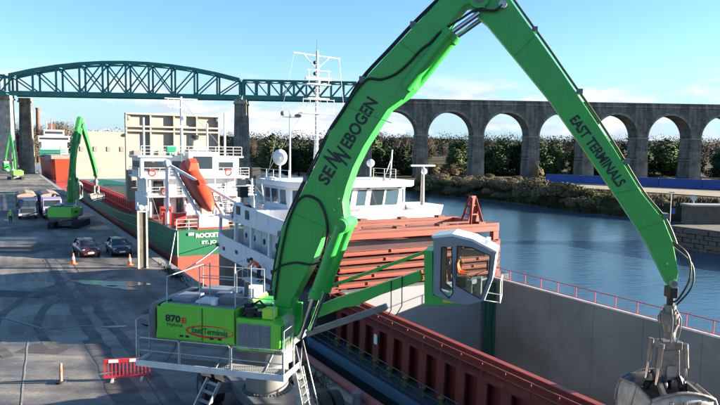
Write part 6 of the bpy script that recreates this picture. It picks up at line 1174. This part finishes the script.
def trailer(s, t_, label, m_side):
    base = q(s, t_, 0); t = QF.thing('tipper_trailer', label, 'trailer', base, 'bulk trailers parked on the quay')
    def P(ds, dt, z): return Vector((-(s+ds), t_+dt, z))
    b = MB(); b.prism([(-(s+9), .95), (-s, .95), (-s+.25, 3.0), (-(s+9.1), 3.0)], t_-1.2, t_+1.2); bd_ = b.build('body', m_side, t, bevel=.04)
    r_ = MB(); r_.prism([(t_-1.28, 3.0), (t_-.9, 3.2), (t_, 3.35), (t_+.9, 3.2), (t_+1.28, 3.0)], -(s+9.1), -s+.25, 'x'); r_.build('tarpaulin_cover', 'tarp_beige', t)
    for k in range(7): r_ = MB(); r_.box(-(s+.8+k*1.3), -(s+.7+k*1.3), t_-1.26, t_-1.2, 1.0, 2.95); r_.build('side_rib', m_side, bd_)
    f = MB(); f.box(-(s+9), -s, t_-.5, t_+.5, .6, .95); f.build('chassis', 'machine_grey', t)
    for y_ in (t_-1.22, t_+1.18): f = MB(); f.box(-(s+7.4), -(s+4.2), y_, y_+.04, .4, .95); f.build('side_skirt', 'black', t)
    f = MB(); f.box(-s+.02, -s+.1, t_-1.1, t_+1.1, .45, .95); f.build('bumper', 'black', t)
    for ds in (.9, 2.2, 3.5, 8.0):
        for dt in (-1.0, 1.0): w = MB(); w.cyl(P(ds, dt-.16, .5), P(ds, dt+.16, .5), .5, n=16); w.build('wheel', 'rubber', t)
    return t
def tractor(s, t_, label, paint):
    t = QF.thing('lorry_cab', label, 'lorry', q(s, t_, 0), 'lorry tractor units on the quay'); X0 = -s
    b = MB(); b.prism([(X0-2.2, .6), (X0, .6), (X0, 1.7), (X0-.12, 2.75), (X0-2.1, 2.95), (X0-2.2, 2.6)], t_-1.2, t_+1.2); bd = b.build('cab', paint, t, bevel=.08)
    w = MB(); w.hexa([(X0+.01, t_-1.05, 1.75), (X0+.01, t_+1.05, 1.75), (X0-.02, t_+1.05, 1.75), (X0-.02, t_-1.05, 1.75), (X0-.085, t_-1.0, 2.6), (X0-.085, t_+1.0, 2.6), (X0-.12, t_+1.0, 2.6), (X0-.12, t_-1.0, 2.6)]); w.build('windscreen', 'car_glass', bd)
    w = MB(); w.box(X0-1.1, X0-.3, t_-1.215, t_-1.19, 1.75, 2.5); w.build('side_window', 'car_glass', bd)
    MB().box(X0, X0+.05, t_-.8, t_+.8, .95, 1.5).build('grille', 'black', bd); MB().box(X0, X0+.1, t_-1.2, t_+1.2, .45, .85).build('bumper', 'machine_grey', bd)
    for y_ in (-.95, .95): MB().box(X0+.1, X0+.13, t_+y_-.16, t_+y_+.16, .6, .78).build('headlight', 'headlight', bd); MB().box(X0-.25, X0-.1, t_+y_*1.4-.08, t_+y_*1.4+.08, 1.8, 2.4).build('mirror', 'black', bd)
    MB().box(X0-3.6, X0-2.2, t_-.45, t_+.45, .6, .95).build('chassis', 'black', t)
    for x_ in (-.9, -3.1):
        for y_ in (-1.0, 1.0): w = MB(); w.cyl((X0+x_, t_+y_-.15, .5), (X0+x_, t_+y_+.15, .5), .5, n=16); w.build('wheel', 'rubber', t)
tractor(99.6, -9.6, 'dark lorry cab in front of the beige sheeted trailer', 'trailer_blue'); tractor(99.2, -6.6, 'pale lilac lorry cab half hidden by the second green handler', 'lilac')
trailer(103.5, -9.6, 'bulk trailer with beige sheeted top, left of the pair on the quay', 'tarp_beige')
trailer(103, -6.6, 'bulk trailer with lilac front panel, right of the pair on the quay', 'lilac')
def car(s, t_, rot, paint, label):
    base = q(s, t_, 0); F3 = Frame(QF.m @ base, QF.a+rot); t = F3.thing('parked_car', label, 'car', (0, 0, 0), 'cars parked on the quay')
    def ring_(x, w, z0, z1): 
        return [Vector((x, y*w, z)) for y, z in ((-.86, z0), (-1, lerp(z0, z1, .3)), (-.98, lerp(z0, z1, .75)), (-.86, z1), (-.4, z1+.03), (.4, z1+.03), (.86, z1), (.98, lerp(z0, z1, .75)), (1, lerp(z0, z1, .3)), (.86, z0))]
    b = MB(); b.loft([ring_(*a) for a in ((2.15, .70, .38, .62), (2.08, .80, .28, .74), (1.75, .86, .24, .86), (1.15, .88, .22, .95), (0, .89, .22, .98), (-1.3, .88, .22, 1.0), (-1.9, .85, .26, .98), (-2.1, .78, .34, .85))]); body = b.build('body', paint, t)
    c = MB(); c.loft([[Vector((x, y*w, z)) for y, z in ((-1, z0), (-.93, lerp(z0, z1, .6)), (-.82, z1), (.82, z1), (.93, lerp(z0, z1, .6)), (1, z0))] for x, w, z0, z1 in ((1.18, .76, .93, .97), (.45, .74, .95, 1.42), (-.2, .74, .95, 1.50), (-1.1, .74, .95, 1.45), (-1.75, .74, .95, 1.02))]); c.build('glasshouse', 'car_glass', t)
    r_ = MB(); r_.loft([[Vector((x, y*w, z+dz)) for y, dz in ((-.84, -.03), (-.8, .02), (.8, .02), (.84, -.03))] for x, w, z in ((.42, .74, 1.43), (-.2, .74, 1.51), (-1.1, .74, 1.46))]); r_.build('roof', paint, t)
    for sy in (-1, 1):
        
        for a_, b_, w_ in (((1.16, sy*.72, .95), (.44, sy*.63, 1.43), .06), ((-.2, sy*.74, .96), (-.2, sy*.64, 1.48), .05), ((-1.74, sy*.72, 1.0), (-1.1, sy*.63, 1.45), .09)): MB().bar(a_, b_, w_, .05).build('pillar', paint, t)
        h = MB(); h.sphere((2.0, sy*.60, .70), .16, 10, 6, (.6, 1.2, .6)); h.build('headlight', 'headlight', t); MB().box(.75, .95, sy*.92-.09, sy*.92+.09, .98, 1.12).build('mirror', paint, t)
        for x in (1.32, -1.32): w = MB(); w.cyl((x, sy*.74, .32), (x, sy*.90, .32), .32, n=18); wh_ = w.build('wheel', 'rubber', t); MB().cyl((x, sy*.89, .32), (x, sy*.905, .32), .2, n=12).build('rim', 'galv', wh_)
    MB().box(2.1, 2.17, -.26, .26, .40, .52).build('number_plate', 'plate', t); MB().box(2.0, 2.14, -.42, .42, .56, .70).build('grille', 'black', t); MB().box(2.0, 2.16, -.6, .6, .30, .38).build('bumper_vent', 'black', t)
car(64.8, -6.0, .10, 'car_maroon', 'dark maroon car parked on the wet quay left of the grey car'); car(64.4, -3.2, .02, 'car_slate', 'dark grey car parked between the maroon car and the green ship')
def cone(P, label, h=.75):
    t = WF.thing('traffic_cone', label, 'traffic cone', P, 'traffic cones on the quay'); P = Vector(P); k = h/.75
    MB().box(P.x-.2*k, P.x+.2*k, P.y-.2*k, P.y+.2*k, P.z, P.z+.04).build('base', 'cone_orange', t); MB().cyl(P+Vector((0, 0, .04)), P+Vector((0, 0, h)), .14*k, .03*k, 14).build('body', 'cone_orange', t); MB().cyl(P+Vector((0, 0, h*.42)), P+Vector((0, 0, h*.68)), .103*k, .072*k, 14).build('white_band', 'cone_white', t)
cone((-24.5, 55.1, 0), 'orange traffic cone in front of the maroon car', .95); cone((-19.6, 54.9, 0), 'orange red traffic cone beside the tall quay post', .95); cone((-42.5, 74, 0), 'orange traffic cone alone on the shaded quay below the hi-vis person', .95)
bo = WF.thing('bollard', 'slender orange and white marker post on a black base on the shaded quay', 'bollard', (-12.6, 26.9, 0)); P = Vector((-12.6, 26.9, 0))
MB().cyl(P, P+Vector((0, 0, .09)), .22, .2, 14).build('base', 'rubber', bo); MB().cyl(P+Vector((0, 0, .09)), P+Vector((0, 0, .86)), .07, .055, 10).build('post', 'tarp_beige', bo); MB().cyl(P+Vector((0, 0, .45)), P+Vector((0, 0, .62)), .071, .068, 10).build('reflective_band', 'cone_orange', bo)
# plastic barrier
BF = Frame((-9.95, 27.35, 0), radians(12)); ba = BF.thing('plastic_barrier', 'red plastic pedestrian barrier with white reflective strip on the quay', 'barrier', (0, 0, 0))
m_ = MB(); m_.box(-.95, .95, -.03, .03, .78, .96); tb_ = m_.build('top_board', 'barrier_red', ba, bevel=.02)
for x in (-.55, .3): MB().box(x-.2, x+.2, -.036, -.028, .80, .94).build('reflective_strip', 'text_white', tb_)
MB().box(-.95, .95, -.025, .025, .14, .22).build('bottom_rail', 'barrier_red', ba)
bs_ = MB(); bs_.box(-.022, .022, -.018, .018, .22, .78); bs_ = bs_.mesh('slat', 'barrier_red')
for k in range(13): piece('slat', bs_, (-.92+k*.1533, 0, 0), ba)
for x in (-.6, .6): m_ = MB(); m_.box(x-.05, x+.05, -.28, .28, 0, .06); m_.box(x-.04, x+.04, -.02, .02, .06, .16); m_.build('foot', 'rail_white', ba)
# tall quay post with lamp, bollards, ropes, weeds
qp = QF.thing('quay_post', 'tall weathered pale column with a white lamp on top at the quay edge', 'post', q(55.6, -2.6, 0))
for dx in (-.34, .34): m_ = MB(); qb(m_, 55.6-.16, 55.6+.16, -2.6+dx-.07, -2.6+dx+.07, 0, 4.7); m_.build('flange', 'wood_post', qp)
m_ = MB(); qb(m_, 55.55, 55.65, -2.87, -2.33, 0, 4.65); m_.build('web', 'jetty_stone', qp); m_ = MB(); qb(m_, 55.4, 55.8, -3.0, -2.2, 4.7, 4.8); m_.build('cap_plate', 'rail_white', qp)
m_ = MB(); m_.sphere(q(55.5, -2.75, 5.05), .3, 10, 8, (1, 1.1, .8)); m_.sphere(q(55.5, -2.3, 5.0), .24, 10, 8); m_.build('lamp', 'white_clean', qp); m_ = MB(); m_.cyl(q(55.6, -2.95, 4.8), q(55.6, -2.95, 5.5), .06, n=6); m_.build('lamp_bracket', 'rail_white', qp)
for s, lb in ((50.5, 'grey iron mooring bollard at the quay edge between the two ships'), (21.8, 'small mooring bollard beside the pinkish edge timber')):
    t = QF.thing('mooring_bollard', lb, 'mooring bollard', q(s, -.75, 0), 'mooring bollards'); m_ = MB(); m_.cyl(q(s, -.75, 0), q(s, -.75, .4), .2, .15, 14); m_.build('stem', 'machine_grey', t); m_ = MB(); m_.cyl(q(s, -.75, .4), q(s, -.75, .52), .24, .22, 14); m_.build('cap', 'machine_grey', t)
def rope(a, b, sag, m, label, r=.035):
    a = Vector(a); b = Vector(b); m_ = MB(); m_.tube([a.lerp(b, u/12)-Vector((0, 0, sag*4*(u/12)*(1-u/12))) for u in range(13)], r, 5); QF.solo(m_, 'mooring_rope', m, tuple(a), label, 'rope', 'mooring ropes')
rope(q(50.5, -.75, .35), q(59.55, 5.6, 1.3), .2, 'rope_cyan', 'pale mooring rope rising from the quay to the green ship transom'); rope(q(50.5, -.75, .35), q(46.6, 1.5, 3.2), .15, 'rope', 'short mooring rope from the quay bollard to the white bulwark'); rope(q(54, -.8, .3), q(60.2, 1.2, 2.5), .1, 'rope', 'mooring rope beside the tall quay post up to the green ship corner')
wd = MB(); r = random.Random(12)
for k in range(700):
    s = r.choice([r.uniform(47, 57), r.uniform(24, 27.5), r.uniform(50, 54)]); t_ = r.gauss(-.95, .22); h = r.uniform(.08, .34); a = r.uniform(0, 6.28); c = q(s, t_, 0); wv = Vector((cos(a), sin(a), 0))*.035; tipv = Vector((r.gauss(0, .12), r.gauss(0, .12), h)); wd.add([c-wv, c+wv, c+tipv], [(0, 1, 2)])
QF.solo(wd, 'quay_weeds', 'hivis_weed' if 'hivis_weed' in M else 'grass_tuft', (0, 0, 0), 'weeds growing in the joint along the quay edge', 'weeds', kind='stuff', fix=False)
